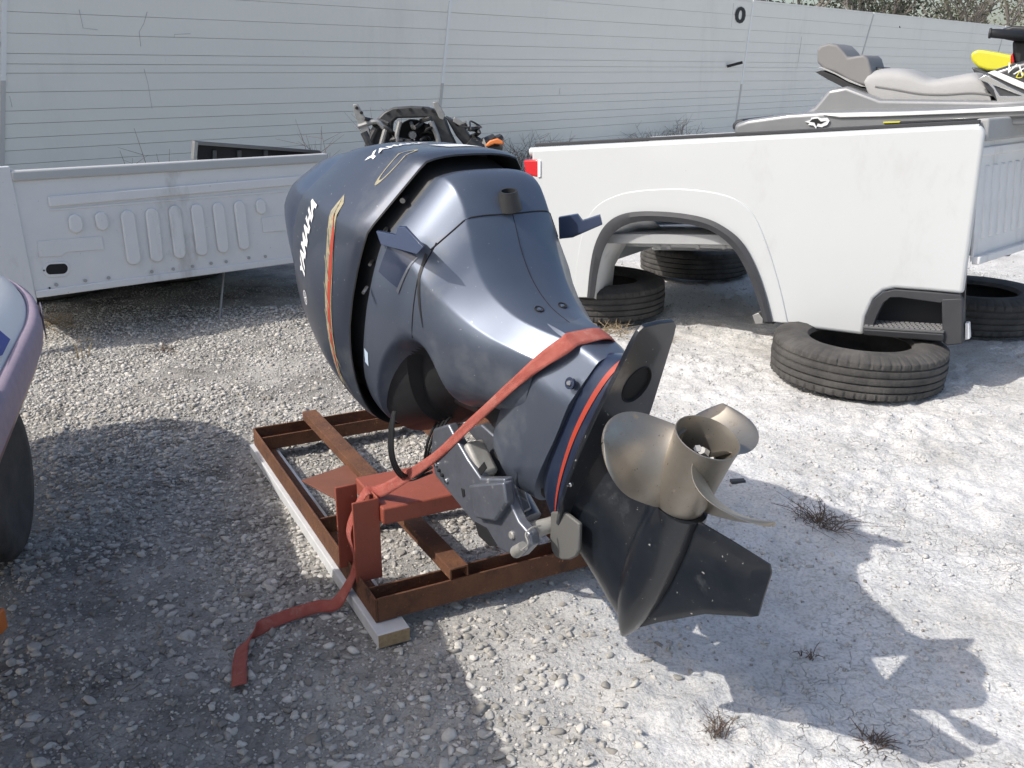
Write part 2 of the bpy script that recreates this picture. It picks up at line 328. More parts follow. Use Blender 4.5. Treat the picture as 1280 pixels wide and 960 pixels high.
# ------------------------------------------------------------------ outboard motor (local axes: x aft, y up the drive shaft, z port)
def motor_pose():
    a = V3((.15, -.18, .97)).normalized(); u = V3((-.57, .80, 0)); u.z = -(u.dot(a)) / a.z; u.normalize(); p = a.cross(u)
    tl = math.radians(9); u, a = u * math.cos(tl) + a * math.sin(tl), a * math.cos(tl) - u * math.sin(tl)
    o = at(884, 548, 1.95) - (u * -.235 + a * .33)
    M = Matrix(((a.x, u.x, p.x, o.x), (a.y, u.y, p.y, o.y), (a.z, u.z, p.z, o.z), (0, 0, 0, 1)))
    return M, o, u, a, p
MM, MO, MU, MA, MP = motor_pose(); MI = MM.inverted()
motor = thing('outboard_motor', 'dark blue grey outboard motor lying on a rusty stand, propeller in the air', 'outboard motor', world=False)
motor.matrix_world = MM
def L(u, a, p): return V3((a, u, p))
def lpx(x, y, p): return MI @ onpl(x, y, MO + MP * p, MP)      # photo pixel on a plane of constant port offset
def cham(pn, an, c=1.46):
    k = abs(pn) + an
    return (c / k if an > 0 and k > c else 1.0)
def sec(u, amax, amin, w, n=2.6, N=72, f=None, sc=1.0):
    out = []; ac = (amax + amin) / 2
    for k in range(N):
        th = 2 * math.pi * k / N; c, s = math.cos(th), math.sin(th)
        pn = math.copysign(abs(c) ** (2 / n), c); an = math.copysign(abs(s) ** (2 / n), s); g_ = cham(pn, an)
        p = w * sc * pn * g_; a = ac + (amax - ac) * sc * an * g_
        q = L(u, a, p)
        out.append(f(q) if f else q)
    return out
def stations(tab, us, f=None, sc=1.0, N=72):
    xs = [r[0] for r in tab]
    return [sec(u, *[itp(u, xs, [r[c] for r in tab]) for c in range(1, 5)], N=N, f=f, sc=sc) for u in us]
# --- cowl
COWL = [(.77, .472, -.36, .288, 3.0), (.80, .468, -.365, .30, 3.0), (.90, .43, -.365, .308, 3.0), (1.0, .39, -.35, .306, 2.9), (1.08, .355, -.335, .298, 2.9), (1.165, .305, -.32, .288, 2.8),
        (1.18, .29, -.305, .274, 2.8), (1.27, .238, -.28, .262, 2.6), (1.36, .178, -.24, .236, 2.4), (1.42, .12, -.17, .172, 2.3), (1.445, .05, -.07, .07, 2.2)]
def rim(q):
    k = min(max((.05 - q.x) / .42, 0), 1); k = k * k * (3 - 2 * k)
    return L(q.y - .10 * k * min(max((1.10 - q.y) / .30, 0), 1) - .75 * max(0, .02 - q.x) * min(max((q.y - .95) / .38, 0), 1), q.x, q.z)
us = [.77, .775, .785, .80, .83, .86, .89, .92, .95, .98, 1.01, 1.05, 1.09, 1.15, 1.165, 1.172, 1.18, 1.20, 1.23, 1.26, 1.29, 1.33, 1.36, 1.385, 1.41, 1.43, 1.445]
m = MB(); rings = stations(COWL, us, rim)
m.loft(rings[:15], False, False, mi=0); m.loft(rings[14:], False, True, mi=1)
cowl = m.build('cowl', [paint_cowl, paint_dk], motor, 40)
m = MB(); m.loft([sec(.90, .415, -.345, .28, 3, f=rim), sec(.776, .462, -.352, .28, 3, f=rim), sec(.766, .469, -.358, .286, 3, f=rim), sec(.77, .472, -.36, .288, 3, f=rim)], True, False)
m.build('rim_lip', black, cowl, 40)
def cowl_pt(u, a, off=.0015, side=1):
    r = [itp(u, [q[0] for q in COWL], [q[c] for q in COWL]) for c in range(1, 5)]; ac = (r[0] + r[1]) / 2; e = abs((a - ac) / (r[0] - ac))
    p = r[2] * min(max(1e-4, 1 - min(e, .999) ** r[3]) ** (1 / r[3]), 1.46 - e if a > ac else 9)
    q = rim(L(u, a, p)); q.z += off; q.z *= side
    return q
def cowl_top(u, p, off=.0015):
    r = [itp(u, [q[0] for q in COWL], [q[c] for q in COWL]) for c in range(1, 5)]; ac = (r[0] + r[1]) / 2
    a = ac + (r[0] - ac) * min(max(1e-4, 1 - min(abs(p / r[2]), .999) ** r[3]) ** (1 / r[3]), 1.46 - abs(p / r[2]))
    return L(u, a + off, p)
def patch(fn, poly, n=14):
    """quad strip between two edges given as lists of (u, a)"""
    A, B_ = poly; m = MB(); vs = []
    for k in range(n + 1):
        x = k / n * (len(A) - 1)
        pa = [itp(x, list(range(len(A))), [q[c] for q in A]) for c in (0, 1)]; pb = [itp(x, list(range(len(B_))), [q[c] for q in B_]) for c in (0, 1)]
        for j in range(4):
            tt = j / 3; vs.append(fn(pa[0] * (1 - tt) + pb[0] * tt, pa[1] * (1 - tt) + pb[1] * tt))
    m.add(vs, [(k * 4 + j, k * 4 + j + 1, k * 4 + j + 5, k * 4 + j + 4) for k in range(n) for j in range(3)]); return m
for sd in (1, -1):
    fn = lambda u, a, o=.0018, s=sd: cowl_pt(u, a, o, s)
    if sd == 1:
        vs, fs = text_mesh('YAMAHA', .062, 0, .28, .0032)
        m = MB(); m.add([fn(1.055 + q.y * .98, .075 + q.x * .92) for q in vs], fs); m.build('lettering', white_dec, cowl, 0)
        m = MB(); ring = []
        for r0, r1 in ((.017, .020),):
            vs = [];
            for k in range(32):
                th = k / 32 * 2 * math.pi; vs += [fn(1.035 + r0 * math.cos(th), -.095 + r0 * math.sin(th)), fn(1.035 + r1 * math.cos(th), -.095 + r1 * math.sin(th))]
            m.add(vs, [(2 * k, 2 * k + 1, (2 * k + 3) % 64, (2 * k + 2) % 64) for k in range(32)])
        for k in range(3):                                       # three crossed forks
            th = k * math.pi / 3 + .52; dx, dy = math.cos(th), math.sin(th)
            m.add([fn(1.035 + (s * dx * .0155 - w_ * dy), -.095 + (s * dy * .0155 + w_ * dx)) for s, w_ in ((-1, -.0013), (1, -.0013), (1, .0013), (-1, .0013))], [(0, 1, 2, 3)])
        m.build('emblem', white_dec, cowl, 0)
    # ragged gold and red side graphic that runs along the rim
    A = [(.955, .27), (.945, .22), (.925, .17), (.905, .10), (.89, .03), (.875, -.06), (.86, -.15), (.85, -.24)]
    B_ = [(.925, .26), (.90, .215), (.882, .165), (.865, .10), (.852, .03), (.842, -.06), (.835, -.15), (.835, -.24)]
    patch(lambda u, a: fn(u, a, .0014), (A, B_), 24).build('gold_graphic', gold_dec, cowl, 40)
    A = [(.925, .235), (.905, .19), (.89, .12), (.875, .04), (.862, -.05), (.85, -.14), (.843, -.22)]
    B_ = [(.920, .23), (.889, .185), (.872, .12), (.858, .04), (.848, -.05), (.841, -.14), (.841, -.22)]
    patch(lambda u, a: fn(u, a, .0024), (A, B_), 24).build('red_graphic', red_dec, cowl, 40)
    for k in range(7):                                           # torn slashes of the old graphic
        a0 = .26 - k * .075; u0 = .95 - k * .017
        patch(lambda u, a: fn(u, a, .003), ([(u0, a0), (u0 - .045, a0 - .06)], [(u0 - .008, a0 - .003), (u0 - .047, a0 - .058)]), 6).build('slash', gold_dec, cowl, 0)
# decals on the aft face of the cowl
m = patch(lambda u, p: cowl_top(u, p), ([(.86, -.09), (.86, .02)], [(.925, -.07), (.925, .04)]), 6); m.build('white_label', white_dec, cowl, 0)
vs, fs = text_mesh('YAMAHA', .055, 0, .2, .002); m = MB(); m.add([cowl_top(.985 + q.y * .8, .10 - q.x * .75) for q in vs], fs); m.build('lettering', white_dec, cowl, 0)
m = MB(); vs = []
for k in range(36):
    th = k / 36 * 2 * math.pi
    for r in (1, .8): vs.append(cowl_top(.865 + .018 * r * math.cos(th), .165 + .055 * r * math.sin(th)))
m.add(vs, [(2 * k, 2 * k + 1, (2 * k + 3) % 72, (2 * k + 2) % 72) for k in range(36)]); m.build('oval_badge', gold_dec, cowl, 0)
# --- black tray under the cowl
m = MB(); m.loft([sec(.60, .38, -.24, .20, 2.8, f=rim), sec(.70, .43, -.335, .245, 2.8, f=rim), sec(.74, .438, -.34, .25, 2.8, f=rim), sec(.84, .43, -.34, .262, 2.8, f=rim)])
tray = m.build('engine_tray', black, motor, 40)
for (x, y, r_) in ((503, 250, .010), (479, 291, .007), (462, 330, .006), (454, 365, .006), (575, 217, .008), (615, 210, .007)):
    q = MI @ at(x, y, 2.42 + (.14 if x > 520 else (.05 if x < 470 else 0)))
    m = MB(); m.tube([q + L(.02, 0, -.02), q + L(-.004, 0, .002)], r_ * .75, 8); m.build('bolt', bolt_m, tray, 30)
# --- apron (big lower cover)
APR = [(.19, .302, .03, .118, 2.8), (.26, .290, .0, .146, 2.6), (.33, .286, -.03, .178, 2.5), (.41, .304, -.10, .208, 2.45), (.48, .345, -.19, .230, 2.5), (.54, .400, -.26, .245, 2.7),
       (.59, .440, -.30, .250, 2.9), (.64, .464, -.325, .258, 3.0), (.69, .466, -.335, .262, 3.0), (.73, .446, -.335, .262, 3.0)]
def arch(q):
    """the hollow in the flanks above the mount"""
    d = math.hypot((q.y - .505) / .155, (q.x + .26) / .36) if q.x > -.26 else abs(q.y - .505) / .155
    k = min(max((1.0 - d) / .22, 0), 1); return k * k * (3 - 2 * k)
def apf(q):
    s = math.copysign(1, q.z); k = arch(q); z = q.z - s * min(.085, abs(q.z) * .5) * k
    kk = min(max((.05 - q.x) / .42, 0), 1)
    return L(q.y - .05 * kk * min(max((q.y - .5) / .2, 0), 1), q.x, z)
us = list(np.arange(.19, .729, .006)) + [.73]
xs = [r[0] for r in APR]; raw = stations(APR, us, None, N=288)
m = MB(); rings = [[apf(q) for q in r] for r in raw]; m.loft(rings, False, True)
mi = []
for i in range(len(us) - 1):
    for j in range(288):
        mi.append(1 if arch(raw[i][j]) > .8 and abs(raw[i][j].z) > .03 else 0)
m.mi[:len(mi)] = mi
apron = m.build('apron_cover', [paint, black], motor, 50)
def apr_a(u, p, off=.001):
    r = [itp(u, xs, [q[c] for q in APR]) for c in range(1, 5)]; ac = (r[0] + r[1]) / 2
    return L(u, ac + (r[0] - ac) * min(max(1e-4, 1 - min(abs(p / r[2]), .999) ** r[3]) ** (1 / r[3]), 1.46 - abs(p / r[2])) + off, p)
def apr_p(u, a, off=.001):
    r = [itp(u, xs, [q[c] for q in APR]) for c in range(1, 5)]; ac = (r[0] + r[1]) / 2; e = abs((a - ac) / (r[0] - ac))
    q = apf(L(u, a, r[2] * min(max(1e-4, 1 - min(e, .999) ** r[3]) ** (1 / r[3]), 1.46 - e if a > ac else 9))); q.z += off; return q
# seams
m = MB(); m.tube([apr_a(.555 - .02 * math.cos(k / 24 * math.pi * 2 - math.pi) * .0 + .03 * abs((k - 12) / 12) ** 2, (k - 12) / 12 * .2, .0) for k in range(25)], .0022, 6)
m.tube([apr_p(.585 - .06 * k / 8, .33 - .03 * k, 0) for k in range(9)], .0018, 6)
m.tube([apr_a(.55 - .40 * k / 16 + .02, 0, -.0002) for k in range(14)], .0012, 6)
m.build('seam', blackin, apron, 40)
# vent spigot on the aft face
q = apr_a(.572, .0, -.01); m = MB(); ax = (L(0, .1, 0) + L(.025, 0, 0) + L(0, 0, .018)).normalized(); N_ = 20
X_ = ax.orthogonal().normalized(); Y_ = ax.cross(X_)
def ringat(c, r, n=N_): return [c + (X_ * math.cos(2 * math.pi * k / n) + Y_ * math.sin(2 * math.pi * k / n)) * r for k in range(n)]
m.loft([ringat(q, .034), ringat(q + ax * .03, .026), ringat(q + ax * .048, .023), ringat(q + ax * .048, .018), ringat(q + ax * .02, .017)], False, True)
m.build('vent_spigot', black, apron, 40)
for sgn in (1, -1):                                              # two countersunk holes on the aft spine
    q = apr_a(.322, .036 * sgn, .0)
    m = MB(); m.loft([[q + L(math.sin(t_) * r, h, math.cos(t_) * r) for t_ in np.linspace(0, 6.2832, 17)[:-1]] for r, h in ((.0125, .0), (.0115, .003), (.009, .002), (.008, -.006))], False, True)
    hs = m.build('screw_hole', blackin, apron, 40)
    m = MB(); m.tube([q + L(0, -.005, 0), q + L(0, .002, 0)], .0045, 8); m.build('screw', bolt_m, hs, 30)
# torn latch flaps that stick out on both sides
def flap(base, dirs, pts, name):
    ex, ey, th = dirs; m = MB(); m.prism([base + ex * x + ey * y - th / 2 for x, y in pts], th); return m.build(name, paint_dk, apron, 30, .0015)
pl = [lpx(x, y, .265) for x, y in ((529, 309), (521, 318), (476, 306), (470, 289), (494, 294), (497, 284), (506, 284))]
m = MB(); m.prism(pl, L(.012, -.004, -.012)); m.build('latch_flap', mat('navy_plastic', (.035, .052, .105), .35, 0, .2, (12, .5, (.06, .08, .13))), apron, 30, .0015)
pl = [lpx(x, y, -.255 if x > 702 else -.205) for x, y in ((698, 272), (699, 299), (716, 297), (753, 281), (750, 269), (728, 276), (722, 268))]
m = MB(); m.prism(pl, L(.012, -.004, -.012)); m.build('latch_flap', mat('navy_plastic', (.035, .052, .105), .35, 0, .2, (12, .5, (.06, .08, .13))), apron, 30, .0015)
# latch pocket and scratch below the port flap
m = patch(lambda u, a: apr_p(u, a, .0016), ([(.695, .285), (.705, .18)], [(.60, .285), (.615, .185)]), 6); m.build('latch_pocket', paint_dk, apron, 30)
m = patch(lambda u, a: apr_p(u, a, .0022), ([(.60, .285), (.618, .175)], [(.596, .285), (.608, .172)]), 6); m.build('pocket_lip', white_dec if False else castal, apron, 30)
m = patch(lambda u, a: apr_p(u, a, .0018), ([(.59, .30), (.545, .21), (.50, .14)], [(.582, .30), (.537, .21), (.498, .14)]), 8); m.build('strap_slot', black, apron, 30)
m = patch(lambda u, a: apr_p(u, a, .0018), ([(.722, -.07), (.715, -.11)], [(.700, -.07), (.695, -.11)]), 4); m.build('sticker', mat('pale_blue_sticker', (.45, .55, .66), .5), apron, 30)
# --- drive shaft cover, housing skirt and red pinstripe
COV = [(.075, .318, -.165, .098, 3.0), (.13, .312, -.17, .108, 3.8), (.20, .304, -.16, .117, 4.4), (.262, .288, -.13, .118, 4.4)]
m = MB(); m.loft(stations(COV, [.075, .09, .11, .13, .15, .17, .19, .21, .23, .25, .262], lambda q: L(q.y + .03 * min(max((.1 - q.x) / .25, 0), 1) * (1 if q.y < .15 else 0.2), q.x, q.z)))
cover = m.build('shaft_cover', paint, motor, 40)
HOU = [(-.006, .36, -.215, .080, 2.2), (.02, .352, -.20, .086, 2.2), (.05, .338, -.185, .088, 2.3), (.10, .31, -.15, .080, 2.4)]
m = MB(); m.loft(stations(HOU, [-.006, .0, .015, .03, .05, .07, .10])); house = m.build('housing_skirt', paint_dk, motor, 40)
def hou_p(u, a, off=.0015):
    hx = [r[0] for r in HOU]; r = [itp(u, hx, [q[c] for q in HOU]) for c in range(1, 5)]; ac = (r[0] + r[1]) / 2; e = abs((a - ac) / (r[0] - ac))
    return L(u, a, r[2] * max(1e-4, 1 - min(e, .9995) ** r[3]) ** (1 / r[3]) + off)
for sd in (1, -1):
    fn = lambda u, a, s=sd: (lambda q: L(q.y, q.x, q.z * s))(hou_p(u, a, .002))
    patch(fn, ([(.036, .338), (.038, .25), (.039, .12), (.033, 0), (.022, -.13)], [(.022, .345), (.025, .25), (.028, .12), (.025, 0), (.019, -.13)]), 28).build('pinstripe', red_dec, house, 40)
def cap_bolt(q, n, r, par, recess=None):
    n = n.normalized(); m = MB(); m.tube([q - n * .004, q + n * .004, q + n * .006], [r, r, r * .7], 12); bo = m.build('bolt', bolt_m, par, 30)
    if recess: m = MB(); m.tube([q - n * .006, q + n * .0008], recess, 18); m.build('bolt_recess', paint_dk, par, 30)
cap_bolt(lpx(712, 479, .096), L(0, .3, 1), .0065, cover, .014); cap_bolt(lpx(713, 605, .089), L(-.3, 0, 1), .0065, house)
# --- anti-ventilation plate with its oval opening
hc = (.300, 0.0); m = MB(); N_ = 72; half = [(-.215, .0), (-.205, .035), (-.17, .06), (-.10, .085), (0, .098), (.12, .097), (.22, .088), (.33, .074), (.42, .062), (.452, .055), (.463, .044), (.466, 0)]
outl = [(a, p) for a, p in half] + [(a, -p) for a, p in half[-2:0:-1]]
def hit(c, d):
    best = 0
    for i in range(len(outl)):
        (x0, y0), (x1, y1) = outl[i], outl[(i + 1) % len(outl)]; ex, ey = x1 - x0, y1 - y0; den = d[0] * ey - d[1] * ex
        if abs(den) < 1e-9: continue
        t_ = ((x0 - c[0]) * ey - (y0 - c[1]) * ex) / den; s_ = ((x0 - c[0]) * d[1] - (y0 - c[1]) * d[0]) / den
        if t_ > 0 and -1e-6 <= s_ <= 1 + 1e-6: best = max(best, t_)
    return best
rg = [[], [], [], []]
for k in range(N_):
    th = 2 * math.pi * k / N_; d = (math.cos(th), math.sin(th)); R_ = hit(hc, d); r_ = 1 / math.hypot(d[0] / .047, d[1] / .037)
    po = (hc[0] + d[0] * R_, d[1] * R_); pi_ = (hc[0] + d[0] * r_, d[1] * r_)
    for lst, (q, uu) in zip(rg, ((pi_, .004), (po, .002), (po, -.010), (pi_, -.012))): lst.append(L(uu, q[0], q[1]))
m.loft(rg + [rg[0]], False, False); plate = m.build('cavitation_plate', gearpaint, motor, 40, .002)
m = MB(); m.loft([[L(uu, hc[0] + math.cos(t_) * .047 * s_, math.sin(t_) * .037 * s_) for t_ in np.linspace(0, 6.2832, 33)[:-1]] for uu, s_ in ((-.0122, 1.08), (-.0142, 1.05), (-.0122, 1.0), (-.0075, .97))], False, True)
m.build('hole_dark_fill', blackin, plate, 40)  # rim plus a black disc that paints the deep shade of the opening
m = MB(); m.prism([lpx(x, y, .075) for x, y in ((688, 640), (705, 640), (724, 655), (723, 688), (719, 696), (711, 700), (702, 700), (694, 696), (689, 688), (687, 672))], L(0, 0, -.012)); m.build('splash_tab', mat('grey_tab', (.11, .11, .105), .6), plate, 30, .004)
# --- gearcase: strut, torpedo, skeg
m = MB(); rings = []
for u, a1, a0, w_ in ((-.008, .205, -.20, .060), (-.03, .19, -.205, .052), (-.07, .178, -.212, .045), (-.12, .17, -.222, .042), (-.17, .165, -.232, .046), (-.21, .16, -.24, .052), (-.25, .15, -.245, .05)):
    ring = []; 
    for k in range(40):
        th = 2 * math.pi * k / 40; x = (1 - math.cos(th)) / 2                    # chord 0 = leading edge
        thk = 1.75 * (math.sqrt(max(x, 0)) * .62 - .35 * x - .27 * x * x + .0 * x) / .42 if x < 1 else 0
        thk = max(thk, .06); ring.append(L(u, a0 + (a1 - a0) * x, w_ * thk * (1 if k <= 20 else -1)))
    rings.append(ring)
m.loft(rings); gear = m.build('gearcase_strut', gearpaint, motor, 45)
def rev(prof, n=32, uax=-.25, tilt=0.0):
    return [[L(uax + tilt * a + r * math.sin(2 * math.pi * k / n), a, r * math.cos(2 * math.pi * k / n)) for k in range(n)] for a, r in prof]
m = MB(); m.loft(rev([(-.292, .002), (-.284, .008), (-.262, .018), (-.225, .033), (-.17, .049), (-.10, .061), (-.02, .068), (.06, .069), (.12, .066), (.15, .062)], tilt=.03))
m.build('gearcase_torpedo', gearpaint, motor, 45)
m = MB()
sk = [(-.27, -.255), (-.33, -.155), (-.42, -.02), (-.512, .078), (-.522, .092), (-.500, .200), (-.488, .212), (-.40, .185), (-.31, .155), (-.25, .10)]
sc_ = (-.36, .05); rings = []
for k, (u, a) in enumerate(sk): rings.append((u, a))
ctr = [L(sc_[0] + (u - sc_[0]) * .80, sc_[1] + (a - sc_[1]) * .80, .0105) for u, a in sk]; edg = [L(u, a, .0022) for u, a in sk]
mirr = lambda r: [L(q.y, q.x, -q.z) for q in r]
m.loft([ctr, edg, mirr(edg), mirr(ctr)]); m.build('skeg', gearpaint, motor, 50)
# --- propeller
prop = MB(); prop.loft([[L(-.235 + r * math.sin(2 * math.pi * k / 48), a, r * math.cos(2 * math.pi * k / 48)) for k in range(48)] for a, r in
    ((.146, .052), (.152, .060), (.18, .0635), (.24, .0645), (.30, .067), (.326, .0695), (.333, .0705), (.334, .0685), (.318, .0645), (.27, .062), (.20, .060))], True, True)
propo = prop.build('propeller_hub', steel, motor, 45)
hx = MB()
for k in range(9):
    q = L(-.235 + rng.uniform(-.016, .016), .245 + rng.uniform(0, .05), rng.uniform(-.016, .016)); hx.tube([q, q + V3((rng.uniform(.006, .02), rng.uniform(-.012, .012), rng.uniform(-.012, .012)))], [.013, .009], 6)
hx.build('shaft_nut', galv, propo, 30)
def blade(phi):
    m = MB(); rings = []; nr_, ncd = 22, 22; top = []; bot = []
    for i in range(nr_ + 1):
        t_ = math.sin(i / nr_ * math.pi / 2); r = .056 + t_ * .158
        ch = .205 * (1 - .12 * (1 - t_)) * math.sqrt(max(0, 1 - max(0, (t_ - .45) / .55) ** 2.6)) + .004
        beta = math.atan(.58 / (2 * math.pi * r)); skew = .30 * t_ ** 1.6
        rt, rb = [], []
        for j in range(ncd + 1):
            s = (j / ncd - .5) * ch; thk = (.0085 * (1 - t_) + .003) * math.sqrt(max(0, 1 - (2 * j / ncd - 1) ** 2)) + .0008
            camber = .012 * (1 - (2 * j / ncd - 1) ** 2)
            for lst, sg in ((rt, 1), (rb, -1)):
                ax_ = s * math.sin(beta) + (camber + sg * thk / 2) * math.cos(beta); tg = HAND * (s * math.cos(beta) - (camber + sg * thk / 2) * math.sin(beta))
                th = phi + HAND * -skew + tg / r
                lst.append(L(-.235 + r * math.sin(th), .228 + ax_ + .05 * t_ * t_, r * math.cos(th)))
        rings.append(rt + rb[::-1])
    m.loft(rings); return m.build('blade', steel, propo, 50)
HAND = 1
for ph in (.80, .80 + 2.0944, .80 + 4.1888): blade(ph)
# --- clamp and swivel brackets
def plate_px(pts, p, th, name, ma, par, bev=.004):
    m = MB(); m.prism([lpx(x, y, p) for x, y in pts], L(0, 0, -th)); return m.build(name, ma, par, 30, bev, 3)
br = plate_px([(541, 536), (560, 530), (569, 548), (584, 574), (600, 598), (630, 598), (634, 622), (648, 652), (662, 668), (664, 682), (650, 697), (634, 692), (610, 679), (590, 652), (566, 622), (543, 594), (538, 566)], .155, .03, 'clamp_bracket', castal, motor, .006)
plate_px([(585, 607), (629, 603), (632, 630), (618, 652), (594, 648)], .175, .03, 'bracket_boss', castal, br, .006)
plate_px([(593, 652), (608, 660), (621, 682), (612, 683), (598, 670)], .157, .01, 'bracket_slot', blackin, br, .001)
plate_px([(576, 610), (580, 612), (581, 620), (578, 622)], .157, .01, 'bracket_slot', blackin, br, .001)
for x, y, r_, ma in ((545, 581, .006, bolt_m), (549, 588, .005, blackin), (553, 594, .005, blackin), (558, 601, .0075, bolt_m), (640, 669, .011, cream)):
    q = lpx(x, y, .157); m = MB(); m.tube([q - L(0, 0, .01), q + L(0, 0, .002), q + L(0, 0, .005)], [r_, r_, r_ * .75], 12); m.build('bracket_bolt', ma, br, 30)
b2 = plate_px([(582, 536), (601, 530), (634, 560), (640, 600), (654, 640), (640, 648), (616, 590), (598, 556)], .06, .03, 'clamp_bracket', castal, motor, .006)
q = lpx(624, 567, .062); m = MB(); m.tube([q - L(0, 0, .005), q + L(0, 0, .004)], .017, 14); m.build('bracket_bush', cream, b2, 30)
m = MB(); a_, b_ = lpx(588, 556, .115), lpx(608, 598, .115); ax = (b_ - a_); sd_ = L(0, 0, .03); nn = ax.cross(sd_).normalized() * .03
m.box((a_ + b_) / 2, ax / 2, sd_, nn); tr = m.build('trim_cylinder', cream, motor, 30, .012, 3)
m = MB(); q = lpx(603, 586, .147); m.box(q, ax.normalized() * .009, L(0, 0, .0012), nn.normalized() * .021); m.build('cylinder_slot', blackin, tr, 30)
m = MB(); m.tube([lpx(604, 560, .02), lpx(640, 610, .02), lpx(662, 650, .02)], .035, 14); m.build('swivel_bracket', castal, motor, 35)
m = MB(); m.tube([lpx(646, 668, .12), lpx(668, 662, .10), lpx(692, 655, .05)], [.022, .021, .02], 14); rod = m.build('tilt_tube', cream, motor, 35)
m = MB(); m.tube([lpx(645, 690, .16), lpx(654, 683, .165)], [.016, .013], 12); m.build('anode_cap', cream, rod, 35)
m = MB(); m.tube(crv([lpx(652, 688, .17), lpx(660, 680, .17), lpx(657, 668, .165), (lpx(664, 660, .15)), lpx(676, 657, .12)], 18), .0022, 6); m.build('ground_wire', cream, rod, 35)
m = MB(); m.loft(stations([(.10, .12, -.16, .07, 2.4), (.20, .10, -.17, .08, 2.4), (.34, .06, -.11, .08, 2.6), (.46, .0, -.14, .10, 2.6), (.60, .1, -.22, .14, 2.6)], [.10, .15, .2, .25, .3, .36, .42, .5, .6])); m.build('swivel_housing', black, motor, 40)
for k in range(3):
    m = MB(); m.tube(crv([lpx(492 + k, 514, .20), lpx(487 + k * 2, 540, .21), lpx(488 + k * 2, 570, .21), lpx(497 + k * 3, 592, .18), lpx(512 + k * 4, 600 - k * 3, .12), lpx(540, 590 - k * 6, .08)], 26), .0045, 7); m.build('cable', black, motor, 40)
for k in range(4):
    m = MB(); m.tube(crv([lpx(530 + k * 3, 590 - k * 4, .1), lpx(533 + k * 3, 560 + k * 3, .13), lpx(542 + k * 5, 535 - k * 2, .1), lpx(556 + k * 4, 520, .04)], 18), .004, 7); m.build('hose', blackin, motor, 40)
# ------------------------------------------------------------------ steel stand, lumber and strap
def GZ(x, y): return float(gz(np.array([x]), np.array([y]))[0])
NC = gnd(470, 750, .125); BL = gnd(317, 535, .125); LD = (BL - NC); LEN = LD.length; LD.normalize(); WD = V3((LD.y, -LD.x, 0)); ZU = V3((0, 0, 1))
FWID = 1.02; ZB = .045                                                   # rails sit on the timbers
stand = thing('engine_stand', 'rusty angle iron frame with red steel posts under the outboard motor', 'engine stand', (NC.x, NC.y, 0))
def fp(l, w, z): return V3((NC.x, NC.y, 0)) + LD * l + WD * w + ZU * z
def angle_rail(a, b, side, h, name='rail', mt=rust, th=.007, lip=.05):
    """L section: web under the line a-b, flange towards side"""
    a, b = V3(a), V3(b); d = (b - a).normalized(); m = MB()
    m.box((a + b) / 2 - ZU * h / 2, (b - a) / 2, V3(side) * th / 2, ZU * h / 2)
    m.box((a + b) / 2 + V3(side) * (lip / 2 + th / 2) - ZU * (h - th / 2), (b - a) / 2, V3(side) * lip / 2, ZU * th / 2)
    return m.build(name, mt, stand, 30, .0018)
ZT = .125
angle_rail(fp(-.0, 0, ZT), fp(LEN, 0, ZT), WD, .078, lip=.06)
angle_rail(fp(-.0, FWID, ZT), fp(LEN, FWID, ZT), -WD, .078, lip=.06)
angle_rail(fp(0.004, .004, ZT + .001), fp(0.004, FWID - .004, ZT + .001), LD, .077)
angle_rail(fp(.095, .006, ZT - .012), fp(.095, FWID - .006, ZT - .012), -LD, .06)
angle_rail(fp(LEN - .004, .004, ZT + .001), fp(LEN - .004, FWID - .004, ZT + .001), -LD, .077)
angle_rail(fp(LEN - .10, .006, ZT - .012), fp(LEN - .10, FWID - .006, ZT - .012), LD, .06)
angle_rail(fp(.62, .006, ZT - .012), fp(.62, FWID - .006, ZT - .012), LD, .06)
def channel(a, b, w_, h, mt, name, up=ZU):
    a, b = V3(a), V3(b); d = (b - a).normalized(); s = d.cross(up).normalized(); m = MB(); th = .006
    m.box((a + b) / 2 + up * (-th / 2), (b - a) / 2, s * w_ / 2, up * th / 2)
    for k in (-1, 1): m.box((a + b) / 2 + s * k * (w_ / 2 - th / 2) - up * (h / 2 + th / 2), (b - a) / 2, s * th / 2, up * h / 2)
    return m.build(name, mt, stand, 30, .0015)
cw = (gnd(592, 730, .16) - NC).dot(WD)
channel(fp(.0, cw, .165), fp(LEN, cw - .02, .165), .062, .034, rust, 'cross_channel')
channel(fp(.0, cw + .40, .165), fp(LEN, cw + .40, .165), .062, .034, rust, 'cross_channel')
# lower rusty plate, red posts, red transom beam
m = MB(); m.prism([gnd(x, y, .132) for x, y in ((377, 602), (441, 580), (470, 600), (425, 628))], ZU * .006); m.build('gusset_plate', mat('rust_red_plate', (.20, .075, .045), .75, 0, 0, (8, .7, (.13, .05, .03))), stand, 30, .001)
pb = gnd(460, 727, .10); pb.z = 0
pl_, pw = (pb - NC).dot(LD), (pb - NC).dot(WD)
HP = .375
def upright(l, w_, dl, dw, z0, z1, name='post', mt=redp): 
    m = MB(); m.box(fp(l, w_, (z0 + z1) / 2), LD * dl / 2, WD * dw / 2, ZU * (z1 - z0) / 2); return m.build(name, mt, stand, 30, .003)
upright(pl_ + .0, pw + .005, .007, .085, .105, HP)            # near flange
upright(pl_ + .11, pw - .02, .007, .07, .105, HP + .01)        # far flange
upright(pl_ + .055, pw + .045, .104, .007, .105, HP)           # web of the upright channel
upright(pl_ + .0, pw + .80, .007, .085, .105, HP); upright(pl_ + .11, pw + .80, .007, .07, .105, HP); upright(pl_ + .055, pw + .757, .104, .007, .105, HP)
m = MB(); m.box(fp(pl_ + .10, pw + .40, .322), LD * .13, WD * .352, ZU * .028); m.build('transom_beam', redp, stand, 30, .006, 3)
